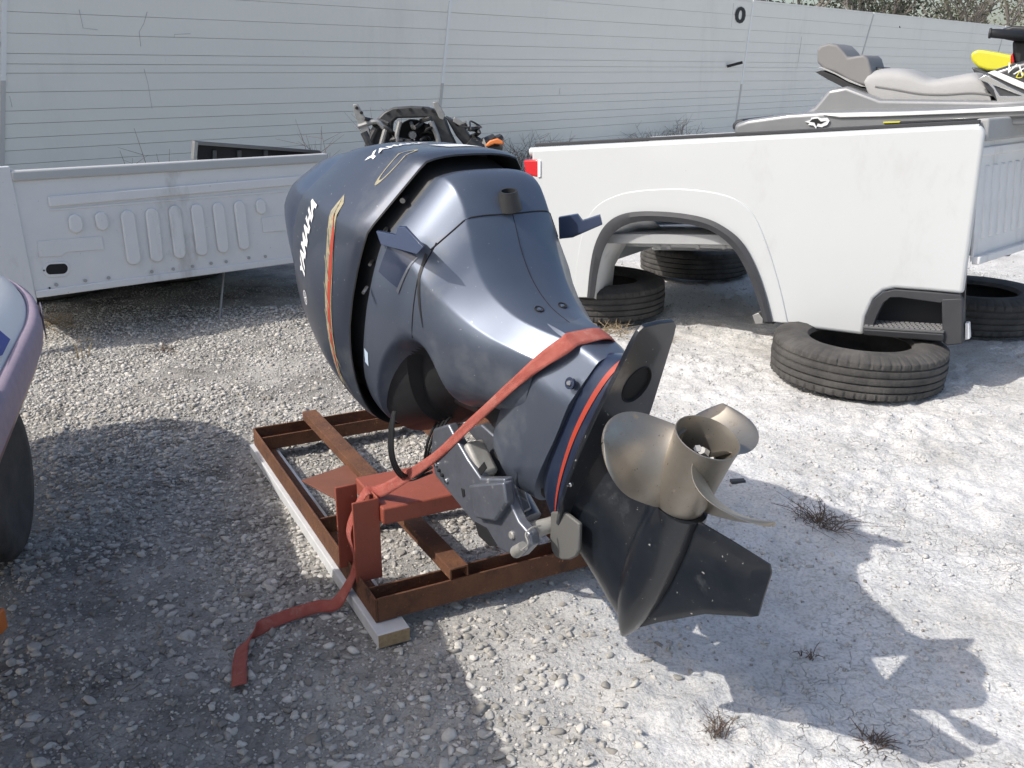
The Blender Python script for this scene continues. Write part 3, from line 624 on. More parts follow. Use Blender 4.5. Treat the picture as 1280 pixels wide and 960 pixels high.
# red block that carries the clamp brackets
m = MB(); q0 = MM @ L(.36, -.20, .0); q0b = fp(pl_ + .11, pw + .4, .34)
for pz in (-.1, .1):
    a_ = MM @ L(.40, -.235, pz); b_ = MM @ L(.10, -.235, pz)
m.prism([MM @ L(u, a, -.13) for u, a in ((.44, -.29), (.12, -.29), (.12, -.33), (.44, -.33))], MP * .25); m.build('transom_pad', rust, stand, 30, .004)
for pz in (-.10,):
    tp = MM @ L(.30, -.30, pz); d = (tp - (V3((NC.x, NC.y, 0)))); l_, w_ = d.dot(LD), d.dot(WD)
    m = MB(); m.bar(fp(l_, w_, .33), tp, LD * .07, WD * .07); m.build('pad_post', rust, stand, 30, .003)
    m = MB(); m.bar(fp(l_, w_, .335), fp(pl_ + .10, w_, .335), WD * .06, ZU * .05); m.build('pad_arm', rust, stand, 30, .003)
# timbers
def timber(w_, l0, l1, label):
    o = thing('timber', label, 'timber', tuple(fp(l0, w_, 0)), 'white painted timbers under the stand')
    m = MB(); m.box(fp((l0 + l1) / 2, w_, .0225), LD * (l1 - l0) / 2, WD * .05, ZU * .0222); m.build('board', whitewood, o, 30, .003)
    m = MB(); m.box(fp(l0 - .001, w_, .0225), LD * .0012, WD * .048, ZU * .0205); m.build('cut_end', rawwood, o, 0); return o
timber(.030, -.06, LEN + .02, 'white painted board with raw sawn end under the frame rail beside the red strap')
timber(FWID - .02, -.02, LEN + .02, 'white painted board under the frame rail on the propeller side')
# strap: over the shaft cover, down through the red post, along the ground
SP = [MM @ L(.20, .12, -.12), MM @ L(.165, .25, -.095), MM @ L(.150, .318, -.03), MM @ L(.16, .315, .05), lpx(705, 432, .082), lpx(672, 455, .115), lpx(640, 482, .14), lpx(590, 528, .15), lpx(540, 574, .16)]
SP = [(MM @ q if i > 3 else q) for i, q in enumerate(SP)]
pt = fp(pl_ + .055, pw + .02, HP - .02)
SP += [at(480, 612, (pt - C0).dot(FW) - .02), pt + V3((-.0, 0, .015)), fp(pl_ + .05, pw - .035, .26), fp(pl_ + .03, .0, .15), gnd(434, 733, .07), gnd(419, 755, .03)]
gs = [gnd(396, 768), gnd(360, 779), gnd(325, 794), gnd(305, 818), gnd(301, 842), gnd(300, 868)]
for k, q in enumerate(gs): q.z = GZ(q.x, q.y) + (.028 if k == 0 else .025)
SP += gs
path = crv(SP, 180)
wd = [MP * -1 + MU * 0] * 0
m = MB(); vs = []; NP = len(path)
keyd = {0: MU, 2: MU, 4: (MU * .9 + MA * .4), 6: (MU * .5 + MA * .8), 8: (MU * .5 + MA * .8), 9: (LD * .6 + ZU * .7), 10: LD, 12: (LD), 13: (LD + ZU * .3), 14: V3((.2, .6, .45)), 16: V3((.1, .7, .35)), 18: V3((.35, .6, .15)), 20: V3((1, .1, .1))}
kx = sorted(keyd)
for i, q in enumerate(path):
    x = i / (NP - 1) * (len(SP) - 1)
    j = max([k for k in kx if k <= x]); j2 = min([k for k in kx if k >= x]); tt = 0 if j == j2 else (x - j) / (j2 - j)
    d = keyd[j].normalized().lerp(keyd[j2].normalized(), tt)
    t_ = (path[min(i + 1, NP - 1)] - path[max(i - 1, 0)]).normalized(); d = (d - t_ * d.dot(t_)).normalized(); n_ = t_.cross(d)
    hw = .0205 * (1 - .38 * min(max((x - 4.2) / 1.6, 0), 1) * min(max((9.2 - x) / 1.2, 0), 1))
    fold = .003 * math.sin(x * 5)
    for s in (-1, -.5, 0, .5, 1): vs.append(q + d * hw * s + n_ * (fold * (s * s - .4)))
m.add(vs, [(i * 5 + j, i * 5 + j + 1, i * 5 + j + 6, i * 5 + j + 5) for i in range(NP - 1) for j in range(4)])
strap = m.build('ratchet_strap', strapm, None, 60, solid=.0025)
tag(strap, 'faded red webbing strap over the outboard motor with its loose tail on the gravel', 'strap')
# ------------------------------------------------------------------ tyres
def tyre_mesh(R=.44, W=.275, rb=.262):
    prof = []                                                   # (radius, height) from inner bead round to inner bead
    hw = W / 2
    prof += [(rb, -hw + .045), (rb + .012, -hw + .018), (rb + .05, -hw + .003), (rb + .10, -hw), (R - .045, -hw + .012), (R - .014, -hw + .030)]
    y = -hw + .034; prof.append((R - .004, y)); w4 = (W - .068); nrib = 5; gw = .009
    rw = (w4 - gw * 4) / nrib
    for k in range(nrib):
        y0 = -hw + .034 + k * (rw + gw); cr = .006 * abs(k - 2) / 2
        prof += [(R - cr - .001, y0 + .001), (R - cr, y0 + .003), (R - cr, y0 + rw - .003), (R - cr - .001, y0 + rw - .001)]
        if k < nrib - 1: prof += [(R - cr - .010, y0 + rw + .001), (R - cr - .010, y0 + rw + gw - .001)]
    prof += [(R - .014, hw - .030), (R - .045, hw - .012), (rb + .10, hw), (rb + .05, hw - .003), (rb + .012, hw - .018), (rb, hw - .045), (rb + .03, hw - .06), (R - .03, hw - .05), (R - .022, 0), (R - .03, -hw + .05), (rb + .03, -hw + .06)]
    n = 432; rings = []
    sh = {i for i, (r, h) in enumerate(prof[:45]) if abs(h) > hw - .036 - .012 and R - .05 < r < R - .0005 and i < 38}
    for k in range(n):
        th = 2 * math.pi * k / n; ring = []
        for i, (r, h) in enumerate(prof):
            rr = r - (.008 if (i in sh and k % 8 < 2) else 0) - (.0022 if (r > R - .0075 and (k + (i // 6) * 3) % 9 == 0) else 0)
            ring.append(V3((rr * math.cos(th), rr * math.sin(th), h)))
        rings.append(ring)
    m = MB(); m.loft(rings + [rings[0]], False, False); return m
tm = tyre_mesh(.455)
def tyre(loc, label, rot=(0, 0, 0), proto=[None]):
    if proto[0] is None:
        o = tm.build('tyre', rubber, None, 40); proto[0] = o
    else: o = proto[0].copy(); COL.objects.link(o)
    o.location = loc; o.rotation_euler = rot
    return tag(o, label, 'tyre', 'tyres under the truck beds')
tyre((1.875, 4.91, .126), 'worn tyre lying flat under the step of the white truck bed', (math.radians(1), math.radians(1.5), .3)).scale = (1, 1, .90)
tyre((.60, 6.40, .14), 'tyre lying flat under the rear wheel arch of the white truck bed', (0, 0, 1.3))
tyre((1.52, 7.75, .14), 'tyre in deep shade seen through the wheel arch of the white truck bed', (0, 0, 2.1))
tyre((3.02, 6.05, .14), 'tyre in shade below the ribbed headboard of the white truck bed', (0, 0, .7))
# ------------------------------------------------------------------ white truck bed on the right
BR, BF = gnd(662, 188, 1.12), at(1229, 160, 4.56)
bed = thing('truck_bed', 'white pickup truck bed resting on tyres with a watercraft in it', 'truck bed', (1.6, 5.9, 0), 'cut off pickup beds')
EB = (BF - BR); BLEN = EB.length; EB.normalize(); VB = V3((-EB.y, EB.x, 0)).normalized(); HB = VB.cross(EB); HB = HB if HB.z > 0 else -HB
BW = 1.72
def bp_(x, y, off=0.0): return onpl(x, y, BR + VB * off, VB)     # photo pixel on the side panel
sm0 = lambda P, n=40: [(q.x, q.y) for q in crv([(x, y, 0) for x, y in P], n)]
archp = [(962, 402), (953, 368), (941, 335), (925, 306), (905, 287), (880, 276), (845, 270), (805, 268), (778, 273), (760, 285), (748, 306), (741, 332), (737, 372)]
archp = sm0(archp)
stepp = [(1204, 368), (1160, 364), (1118, 361), (1104, 364), (1092, 374), (1082, 396), (1079, 419)]
out = [(664, 186), (1218, 156), (1228, 158), (1231, 165), (1228, 190)] + stepp + [(1020, 412)] + archp + [(700, 372), (668, 366), (664, 300)]
def panel(outl, th, name, ma, par, off=0.0, bev=.012, seg=3, sm=30):
    m = MB(); m.prism([bp_(x, y, off) for x, y in outl], VB * th); return m.build(name, ma, par, sm, bev, seg)
side = panel(out, .045, 'bedside', bedwhite, bed, bev=.02, seg=4)
# pressed flare above the arch
fl = sm0([(716, 372), (722, 320), (731, 280), (745, 258), (768, 245), (800, 238), (850, 236), (895, 241), (925, 252), (944, 272), (960, 310), (975, 360), (985, 404)]) + archp
panel(fl, .030, 'arch_flare', bedwhite, side, -.006, .006, 4)
tr_o = [(968, 402), (958, 362), (946, 328), (930, 299), (908, 281), (882, 269), (846, 262.5), (803, 260.5), (773, 265), (753, 279), (741, 302), (735, 330), (731, 372)]
tr_i = [(955, 402), (946, 372), (934, 341), (918, 313), (899, 295), (876, 284), (843, 278), (806, 276.5), (783, 281), (767, 292), (755, 312), (748, 338), (743, 372)]
m = MB(); sm_ = lambda P, n=60: [(q.x, q.y) for q in crv([(x, y, 0) for x, y in P], n)]
tr_o, tr_i = sm_(tr_o), sm_(tr_i); tr_o = [(a[0] * .78 + b_[0] * .22, a[1] * .78 + b_[1] * .22) for a, b_ in zip(tr_o, tr_i)]
A = [bp_(x, y, -.022) for x, y in tr_o]; B2 = [bp_(x, y, -.022) for x, y in tr_i]; A2 = [bp_(x, y, .02) for x, y in tr_o]; B3 = [bp_(x, y, .07) for x, y in tr_i]
md = [a.lerp(b_, .45) - VB * .012 for a, b_ in zip(A, B2)]
vs = A2 + A + md + B2 + B3; n = len(A)
m.add(vs, [(r * n + i, r * n + i + 1, (r + 1) * n + i + 1, (r + 1) * n + i) for r in range(4) for i in range(n - 1)]); m.build('arch_moulding', trimgrey, side, 40)
m = MB(); m.tube([bp_(664, 189, .03) - HB * .004, bp_(1224, 161, .03) - HB * .004], .028, 12); m.build('rail_cap', bedwhite, bed, 40)
m = MB(); m.bar(BR + EB * .02 + HB * .03 + VB * .045, BF - EB * .02 + HB * .028 + VB * .045, VB * .03, HB * .02); m.build('rail_seal', trimgrey, bed, 30, .004)
# tail light
m = MB(); m.prism([bp_(x, y, -.006) for x, y in ((654, 200), (672, 199), (675, 203), (675, 219), (671, 222), (656, 218))], VB * .10); tl_ = m.build('tail_light', redlens, bed, 30, .012, 3)
m = MB(); m.prism([bp_(x, y, -.009) for x, y in ((672, 199), (675.5, 201), (675.5, 221), (672, 222))], VB * .01); m.build('lens_edge', white_dec, tl_, 30, .001)
# side step in front
st = panel([(1079, 419), (1082, 396), (1092, 374), (1104, 365), (1118, 362), (1160, 365), (1201, 369), (1203, 376), (1178, 377), (1176, 379), (1125, 372), (1113, 372), (1104, 379), (1096, 395), (1090, 412)], .05, 'step_surround', trimgrey, bed, -.004, .004, 2)
panel([(1177, 374), (1203, 373), (1203, 430), (1184, 432), (1178, 428)], .10, 'corner_fascia', trimgrey, bed, -.006, .006, 2)
m = MB(); m.prism([bp_(x, y, .16) for x, y in ((1085, 372), (1190, 372), (1190, 425), (1085, 415))], VB * .01); m.build('step_back', mat('step_black', (.02, .021, .024), .7), st, 30)
sa, sb = bp_(1079, 408, -.03), bp_(1180, 414, -.03); m = MB(); m.prism([sa, sb, sb + VB * .17, sa + VB * .17], -HB * .014); tread = m.build('step_tread', mat('step_rubber', (.085, .087, .09), .7), bed, 30, .004)
m = MB(); m.prism([sa - HB * .015 - VB * .004, sb - HB * .015 - VB * .004, sb - HB * .06 + VB * .01, sa - HB * .05 + VB * .01], VB * .15); m.build('step_body', trimgrey, bed, 30, .008)
stu = MB()
for i in range(15):
    for j in range(5):
        q = sa.lerp(sb, (i + .5 + .5 * (j % 2)) / 15.6) + VB * (.018 + j * .031) + HB * .002; stu.box(q, EB * .0095, VB * .006, HB * .0035)
stu.build('tread_stud', mat('stud_grey', (.19, .19, .19), .7), tread, 30)
m = MB(); m.prism([bp_(x, y, .04) for x, y in ((1206, 404), (1211, 404), (1212, 424), (1206, 425))], VB * .05); m.build('corner_clip', white_dec, bed, 30, .004)
m = MB(); m.prism([bp_(x, y, .02) for x, y in ((940, 394), (948, 391), (953, 398), (966, 399), (966, 404), (944, 405))], VB * .06); m.build('torn_liner_tab', galv, bed, 30, .003)
m = MB(); m.prism([bp_(x, y, .015) for x, y in ((953, 396), (967, 399), (967, 405), (953, 404))], VB * .05); m.build('liner_end', black, bed, 30, .002)
# wheel house: pale liner panels behind the arch
wh = MB(); pts = [(742, 372), (748, 318), (762, 292), (788, 277), (812, 274)]
ins = [bp_(x, y, .05) for x, y in pts]; dp = [.10, .12, .16, .20, .22]
wh.add(ins + [bp_(x + 20, y + 14, .30) for x, y in pts], [(i, i + 1, i + 6, i + 5) for i in range(4)]); wh.build('wheel_liner', bedshade, bed, 30, solid=.004)
m = MB(); a0 = [bp_(x, y, .05) for x, y in ((788, 270), (840, 268), (884, 272), (915, 290), (940, 330))]; a1 = [q + VB * .36 - HB * .10 for q in a0]
m.add(a0 + a1, [(i, i + 1, i + 6, i + 5) for i in range(4)]); m.build('wheel_liner', bedshade, bed, 30, solid=.004)
m = MB(); m.bar(bp_(780, 303, .43), bp_(930, 306, .43), VB * .01, HB * .05); lp = m.build('liner_flange', bedshade, bed, 30, .002)
for x in (824, 836, 872, 905):
    q = bp_(x, 305, .422); m = MB(); m.tube([q - HB * .02, q - HB * .02 - VB * .008], .014, 12); m.build('flange_tab', bedshade, lp, 30)
# floor, far side, added rear shade panel and ribbed headboard
FZ = -.56
c0 = BR + HB * FZ; m = MB(); m.box(BR + EB * BLEN / 2 + VB * BW / 2 + HB * FZ, EB * (BLEN / 2 - .03), VB * (BW / 2 - .05), HB * .03); m.build('bed_floor', bedgrey, bed, 30, .004)
m = MB(); m.box(BR + EB * BLEN / 2 + VB * BW - HB * .45, EB * (BLEN / 2 - .02), VB * .03, HB * .44); m.build('bedside', bedwhite, bed, 30, .015, 3)
m = MB(); m.box(BR + EB * .03 + VB * BW / 2 - HB * .5, EB * .025, VB * (BW / 2 - .06), HB * .36); m.build('rear_shade_panel', bedwhite, bed, 30, .01)  # added panel closing the rear end to shade the tyres below
HD = at(1212, 333, 4.56); HD = gnd(1280, 315, HD.z) - HD; HD.z = 0; HD = (HD.normalized() + VB * .25).normalized()
hb0 = BF + VB * .05 - EB * .03
def hp(v, h, o=0.0): return hb0 + HD * v + HB * h + EB * o
m = MB(); m.box(hp(BW / 2 - .04, -.33), HD * (BW / 2 - .06), EB * .008, HB * .33); hbd = m.build('headboard', bedshade, bed, 30, .004)
m = MB(); m.box(hp(BW / 2 - .04, -.012, .01), HD * (BW / 2 - .06), EB * .03, HB * .055); m.build('headboard_cap', bedgrey, hbd, 30, .012, 3)
m = MB(); m.box(hp(BW / 2 - .04, -.115, .012), HD * (BW / 2 - .06), EB * .012, HB * .022); m.build('headboard_swage', bedshade, hbd, 30, .008, 3)
m = MB(); m.box(hp(BW / 2 - .04, -.655, .02), HD * (BW / 2 - .06), EB * .02, HB * .02); m.build('headboard_flange', bedshade, hbd, 30, .006, 2)
rbm = MB(); rbm.box((0, 0, 0), HD * .024, EB * .011, HB * .185); pr_ = None
for k in range(15):
    if pr_ is None: pr_ = rbm.build('rib', bedshade, hbd, 30, .010, 3); o = pr_
    else: o = pr_.copy(); COL.objects.link(o)
    o.location = hp(.12 + k * .098, -.37, .008)
m = MB(); m.bar(bp_(1214, 235, .05), bp_(1203, 400, .05), EB * .012, VB * .03); m.build('edge_seal', black, bed, 30, .002)
# ------------------------------------------------------------------ truck bed on the left: we face its headboard
QL, QR = gnd(45, 370, .33), gnd(355, 328, .33); EL_ = (QR - QL).normalized(); NL = V3((-EL_.y, EL_.x, 0))    # NL points away from the viewer
bedl = thing('truck_bed', 'white pickup bed in shade, its ribbed headboard towards the outboard motor', 'truck bed', (QL.x + .8, QL.y + 1.4, 0), 'cut off pickup beds')
def lp_(x, y, o=0.0): return onpl(x, y, QL + NL * o, NL)
QW = 2.0
topL, topR = lp_(20, 221), lp_(392, 203); zt = topL.z
def hl(s, z, o=0.0): return QL + EL_ * s + NL * o + ZU * (z - QL.z)
m = MB(); m.prism([hl(-.03, zt), hl(QW, topR.z + .02), hl(QW, .33), hl(0, .33)], NL * .012); hbl = m.build('headboard', bedshade, bedl, 30, .002)
m = MB(); m.prism([hl(-.03, zt + .035, -.02), hl(QW, topR.z + .055, -.02), hl(QW, topR.z - .005, -.02), hl(-.03, zt - .025, -.02)], NL * .07); m.build('headboard_cap', mat('bed_cap_grey', (.42, .43, .43), .6), hbl, 30, .012, 3)
a_, b_ = lp_(60, 252), lp_(372, 225); m = MB(); m.prism([a_ + ZU * .03, b_ + EL_ * .5 + ZU * .03, b_ + EL_ * .5 - ZU * .03, a_ - ZU * .03], NL * -.016); m.build('headboard_swage', bedshade, hbl, 30, .012, 3)
m = MB(); m.prism([lp_(62, 261), lp_(372, 236), lp_(372, 239), lp_(62, 264)], NL * -.006); m.build('headboard_swage', bedshade, hbl, 30, .003, 2)
m = MB(); m.prism([hl(0, .362, -.012), hl(QW, .362, -.012), hl(QW, .318, -.012), hl(0, .318, -.012)], NL * .03); m.build('headboard_flange', bedshade, hbl, 30, .006, 2)
def zz(x, y): return (x / 2.909, 160 + y / 2.909)
for (x0, y0, x1, y1, ww) in ((459, 298, 488, 497, 52), (548, 290, 571, 487, 48), (631, 281, 655, 474, 46), (711, 275, 735, 464, 44), (789, 270, 812, 454, 42), (866, 264, 888, 443, 40), (269, 312, 278, 382, 50), (362, 304, 375, 372, 46), (943, 258, 950, 314, 36)):
    a_, b_ = lp_(*zz(x0, y0)), lp_(*zz(x1, y1)); hw = (lp_(*zz(x0 + ww / 2, y0)) - a_).length; n = 10; pts = []
    dv = (b_ - a_).normalized(); sv = dv.cross(NL).normalized()
    for k in range(n + 1): th = math.pi * k / n; pts.append(a_ + dv * hw * (1 - math.sin(th)) + sv * hw * math.cos(th))
    for k in range(n + 1): th = math.pi * k / n; pts.append(b_ - dv * hw * (1 - math.sin(th)) - sv * hw * math.cos(th))
    m = MB(); m.prism(pts, NL * -.022); m.build('rib', bedshade, hbl, 30, .010, 3)
for poly, nm in ((((135, 412), (370, 392), (378, 442), (240, 452), (225, 466), (140, 470)), 'pressed_panel'), (((950, 325), (1060, 314), (1060, 372), (955, 380)), 'pressed_panel')):
    m = MB(); m.prism([lp_(*zz(x, y)) for x, y in poly], NL * -.006); m.build(nm, bedshade, hbl, 30, .005, 2)
def stadium(cx, cy, hwx, hr, off, th, nm, ma, par, sk=-.06):
    pts = []
    for k in range(24):
        th_ = 2 * math.pi * k / 24; x = math.cos(th_) * hr + math.copysign(hwx, math.cos(th_)); y = math.sin(th_) * hr + sk * x; pts.append(lp_(*zz(cx + x, cy + y), off))
    m = MB(); m.prism(pts, NL * th); return m.build(nm, ma, par, 30, .002)
stadium(207, 514, 22, 28, -.006, .01, 'drain_hole_rim', bedshade, hbl); stadium(207, 513, 21, 19, -.0075, .01, 'drain_hole', blackin, hbl)
for x, y in ((310, 555), (395, 545), (552, 522), (630, 513), (700, 503), (768, 492), (822, 486), (905, 472), (965, 467), (205, 570)):
    q = lp_(*zz(x, y), -.004); m = MB(); m.tube([q, q + NL * -.004], .011, 10); m.build('spot_weld', bedgrey, hbl, 30)
for k, (s, o) in enumerate(((-.085, .0),)):
    m = MB(); m.prism([lp_(-60, 212, -.01), lp_(13, 208, -.01), lp_(47, 378, -.01), lp_(40, 386, -.01), lp_(-60, 392, -.01)], NL * .05); m.build('bedside_edge', bedshade, bedl, 30, .008, 3)
for s, nm in ((-.10, 'bedside'), (QW + .03, 'bedside')):
    m = MB(); m.box(hl(s, .62, 1.10), NL * 1.05, EL_ * .03, ZU * .29); m.build(nm, bedwhite, bedl, 30, .015, 3)
m = MB(); m.box(hl(QW / 2, .37, 1.1), NL * 1.07, EL_ * (QW / 2 + .05), ZU * .02); m.build('bed_floor', bedgrey, bedl, 30)
for x, y in ((18, 318), (18, 333), (55, 338), (62, 360)):
    q = lp_(x, y, -.003); m = MB(); m.tube([q, q + NL * -.003], .006, 8); m.build('rivet_hole', blackin, bedl, 30)
for s, d in ((.45, 1.62), (1.4, 1.62)):
    q = hl(s, 0, d); tyre((q.x, q.y, .14), 'tyre in deep shade below the shaded truck bed, ' + ('by the lavender jet ski' if s < 1 else 'behind the thin rod'))
q0, q1 = gnd(274, 398), lp_(279, 338, .0); q1 = q0 + (at(280, 336, (q0 - C0).dot(FW) + .1) - q0); m = MB(); m.tube([q0 - ZU * .02, q1], .008, 8)
tag(m.build('prop_rod', galv, None, 40), 'thin grey metal rod standing on the gravel under the shaded truck bed', 'rod')
# black aluminium frame lying on the left bed
q = [onpl(x, y, QL + NL * .9, NL) for x, y in ((243, 176), (400, 188), (402, 192), (246, 181))]
lid = thing('bed_cover_frame', 'black and aluminium folded bed cover frame lying on the shaded truck bed', 'bed cover', tuple(q[0]))
m = MB(); m.prism(q, NL * .05); m.build('top_bar', mat('dull_aluminium', (.16, .165, .17), .4, .6), lid, 30, .003)
q2 = [onpl(x, y, QL + NL * .93, NL) for x, y in ((245, 180), (402, 191), (402, 202), (248, 202))]; m = MB(); m.prism(q2, NL * .02); m.build('panel', blackin, lid, 30)
q2 = [onpl(x, y, QL + NL * .89, NL) for x, y in ((243, 176), (248, 178), (246, 200), (242, 200))]; m = MB(); m.prism(q2, NL * .05); m.build('end_bracket', galv, lid, 30, .002)
for x in (266, 297, 330):
    q2 = [onpl(xx, yy, QL + NL * .91, NL) for xx, yy in ((x, 188), (x + 5, 188), (x + 5, 202), (x, 202))]; m = MB(); m.prism(q2, NL * .02); m.build('strut', wreck, lid, 30, .002)
# ------------------------------------------------------------------ grey watercraft standing in the right hand bed
def sp(x, y, o=0.0): return onpl(x, y, BR + VB * (.85 + o), VB)
ski = thing('jet_ski', 'grey and white jet ski with stepped grey seat standing in the white truck bed', 'jet ski', tuple(sp(1100, 250)))
def sprism(pts, hw, name, ma, par=None, bev=.03, seg=4, o=0.0):
    m = MB(); m.prism([sp(x, y, o - hw) for x, y in pts], VB * (2 * hw)); return m.build(name, ma, par or ski, 32, bev, seg)
hull = sprism([(917, 168), (917, 155), (935, 149), (985, 142), (1030, 139), (1120, 137), (1330, 131), (1420, 140), (1400, 152), (1240, 158), (1225, 230), (1000, 240), (930, 190)], .50, 'hull', skigrey, bev=.05)
sprism([(915, 163), (914, 155), (920, 150), (930, 148), (931, 163)], .30, 'stern_bumper', trimgrey, bev=.02)
deck = sprism([(990, 146), (1004, 141), (1018, 133), (1035, 112), (1058, 108), (1100, 124), (1250, 126), (1330, 120), (1330, 150), (1000, 152)], .26, 'deck', skigrey, bev=.05)
m = MB(); m.prism([sp(x, y, -.515) for x, y in ((1028, 143.5), (1100, 142), (1280, 133), (1360, 130), (1360, 136), (1280, 139), (1100, 146), (1050, 147))], VB * .03); m.build('white_stripe', skiwhite, hull, 30, .004)
m = MB(); m.prism([sp(x, y, -.515) for x, y in ((1105, 152), (1280, 144), (1360, 141), (1360, 143), (1280, 147), (1105, 155))], VB * .02); m.build('dark_stripe', skidk, hull, 30, .002)
m = MB(); m.prism([sp(x, y, -.517) for x, y in ((1104, 152.2), (1126, 151.4), (1124, 153.4), (1104, 154.2))], VB * .02); m.build('yellow_dash', yellow, hull, 30, .001)
blob = [(1006, 152), (1013, 150), (1014, 147), (1021, 146), (1026, 148), (1034, 147), (1037, 151), (1034, 156), (1027, 159), (1021, 158), (1020, 161), (1017, 157), (1010, 156), (1012, 154)]
m = MB(); m.prism([sp(x, y, -.512) for x, y in blob], VB * .01); m.build('hull_graphic', white_dec, hull, 0)
m = MB(); m.prism([sp(x, y, -.514) for x, y in ((1015, 149), (1022, 148), (1026, 152), (1033, 151), (1026, 155), (1022, 154), (1020, 158), (1018, 153), (1012, 152))], VB * .01); m.build('hull_graphic', inkblack, hull, 0)
def sloft(xs_, top, bot, hw, name, ma, n=40, pw=4.2, par=None):
    m = MB(); rings = []; X0, X1 = xs_[0], xs_[-1]
    for k in range(n + 1):
        x = X0 + (X1 - X0) * (1 - math.cos(math.pi * k / n)) / 2; a_, b_ = sp(x, itp(x, xs_, top)), sp(x, itp(x, xs_, bot)); c_ = (a_ + b_) / 2; hv = (a_ - b_) / 2
        e_ = min(1, .62 + 1.2 * math.sqrt(max(0, 1 - abs(2 * k / n - 1) ** 4)))
        rings.append([c_ + hv * math.copysign(abs(math.sin(t_)) ** (2 / pw), math.sin(t_)) + VB * hw * e_ * math.copysign(abs(math.cos(t_)) ** (2 / pw), math.cos(t_)) for t_ in np.linspace(0, 2 * math.pi, 33)[:-1]])
    m.loft(rings); return m.build(name, ma, par or ski, 50)
seat = sloft([1090, 1094, 1104, 1122, 1140, 1156, 1168, 1182, 1205, 1224, 1236, 1243, 1246], [101, 92, 86.5, 85, 87, 93, 98, 97, 93, 91, 100, 113, 128], [103, 118, 134, 138.5, 137.5, 136.5, 136, 135.5, 134.5, 134, 133, 132, 131], .19, 'seat', seatm)
sprism([(1106, 135), (1246, 129), (1247, 133), (1110, 140)], .18, 'seat_base', black, bev=.006)
m = MB(); m.tube(crv([sp(x, y, -.19) for x, y in ((1094, 108), (1120, 112), (1150, 117), (1180, 118), (1215, 116), (1242, 119))], 24), .006, 6); m.build('seat_seam', seatm2, seat, 40)
rs = sprism([(1021, 78), (1021, 62), (1026, 57), (1036, 54), (1046, 56), (1054, 64), (1060, 72), (1070, 70), (1080, 68.5), (1085, 73), (1090, 90), (1090, 103), (1086, 108), (1076, 106), (1060, 100), (1045, 91), (1028, 85)], .17, 'rear_seat', seatm2, bev=.04, seg=5)
sprism([(1021, 84), (1028, 86.5), (1044, 93), (1060, 102), (1076, 108), (1086, 109), (1078, 107), (1058, 98), (1042, 90), (1028, 84)], .176, 'seat_piping', seatm, bev=.004)
sprism([(1019, 90), (1026, 88), (1042, 94), (1060, 103), (1078, 110), (1094, 111), (1099, 126), (1085, 124), (1072, 118), (1078, 123), (1066, 118), (1050, 107), (1034, 99)], .165, 'seat_bracket', black, bev=.012)
sprism([(1082, 84), (1104, 84), (1107, 90), (1092, 98), (1086, 94)], .10, 'strap_pocket', black, bev=.012, o=.05)
hood = sprism([(1222, 97), (1240, 88), (1264, 80), (1300, 70), (1360, 78), (1400, 120), (1380, 132), (1247, 129)], .24, 'hood', skidk, bev=.03)
m = MB(); m.prism([sp(x, y, -.252) for x, y in ((1222, 99), (1232, 93), (1260, 108), (1282, 118), (1282, 122), (1262, 114))], VB * .02); m.build('silver_frame', skichrome, hood, 30, .003)
m = MB(); m.prism([sp(x, y, -.252) for x, y in ((1232, 101), (1241, 105), (1250, 120), (1282, 120), (1282, 127), (1247, 128), (1242, 112))], VB * .018); m.build('silver_frame', skichrome, hood, 30, .003)
m = MB(); m.prism([sp(x, y, -.253) for x, y in ((1234, 91), (1243, 88), (1300, 112), (1300, 120), (1266, 106))], VB * .02); m.build('white_panel', skiwhite, hood, 30, .003)
for body, cx, cy, sz, ma in (('VX', 1268, 87, .075, skiwhite), ('D', 1274, 94, .05, yellow)):
    vs, fs = text_mesh(body, sz, 0, .3); c_ = sp(cx, cy, -.256); dx = (sp(cx + 10, cy + 2, -.256) - c_).normalized(); dy = (sp(cx + 2, cy - 10, -.256) - c_).normalized()
    m = MB(); m.add([c_ + dx * q.x + dy * q.y for q in vs], fs); m.build('lettering', ma, hood, 0)
m = MB(); m.tube([sp(1237, 41.5, -.25), sp(1246, 42, -.25), sp(1262, 43, -.2), sp(1300, 46, .0)], [.022, .024, .026, .03], 12); hbar = m.build('handlebar', black, ski, 40)
m = MB(); m.tube([sp(1236.5, 41.5, -.253), sp(1239, 41.5, -.253)], [.026, .026], 14); m.build('grip_end', trimgrey, hbar, 40)
sprism([(1249, 42), (1252, 36), (1266, 32), (1300, 34), (1300, 52), (1266, 51), (1254, 49)], .13, 'bar_pad', black, bev=.03)
sprism([(1265, 50), (1300, 50), (1300, 84), (1270, 82), (1266, 76)], .07, 'steering_column', black, bev=.02)
sprism([(1263, 70), (1266, 66), (1268, 78), (1263, 80)], .09, 'red_lanyard', redlens, bev=.004)
# yellow watercraft behind it
ys = thing('jet_ski', 'jet ski with a bright yellow hood standing behind the grey jet ski', 'jet ski', tuple(gnd(1250, 300)))
def yp(pts, hw, name, ma, bev=.04, o=1.9):
    m = MB(); m.prism([onpl(x, y, BR + VB * (.85 + o - hw), VB) for x, y in pts], VB * 2 * hw); return m.build(name, ma, ys, 32, bev, 4)
yp([(1212.5, 70), (1216, 64), (1224, 62), (1242, 65), (1272, 71), (1300, 74), (1300, 92), (1233, 88), (1222, 84), (1215, 77)], .28, 'hood', yellow, .05)
yp([(1214, 84), (1219, 84.5), (1232, 90), (1300, 95), (1300, 200), (1260, 230), (1225, 200), (1222, 100)], .30, 'hull', skidk, .03)
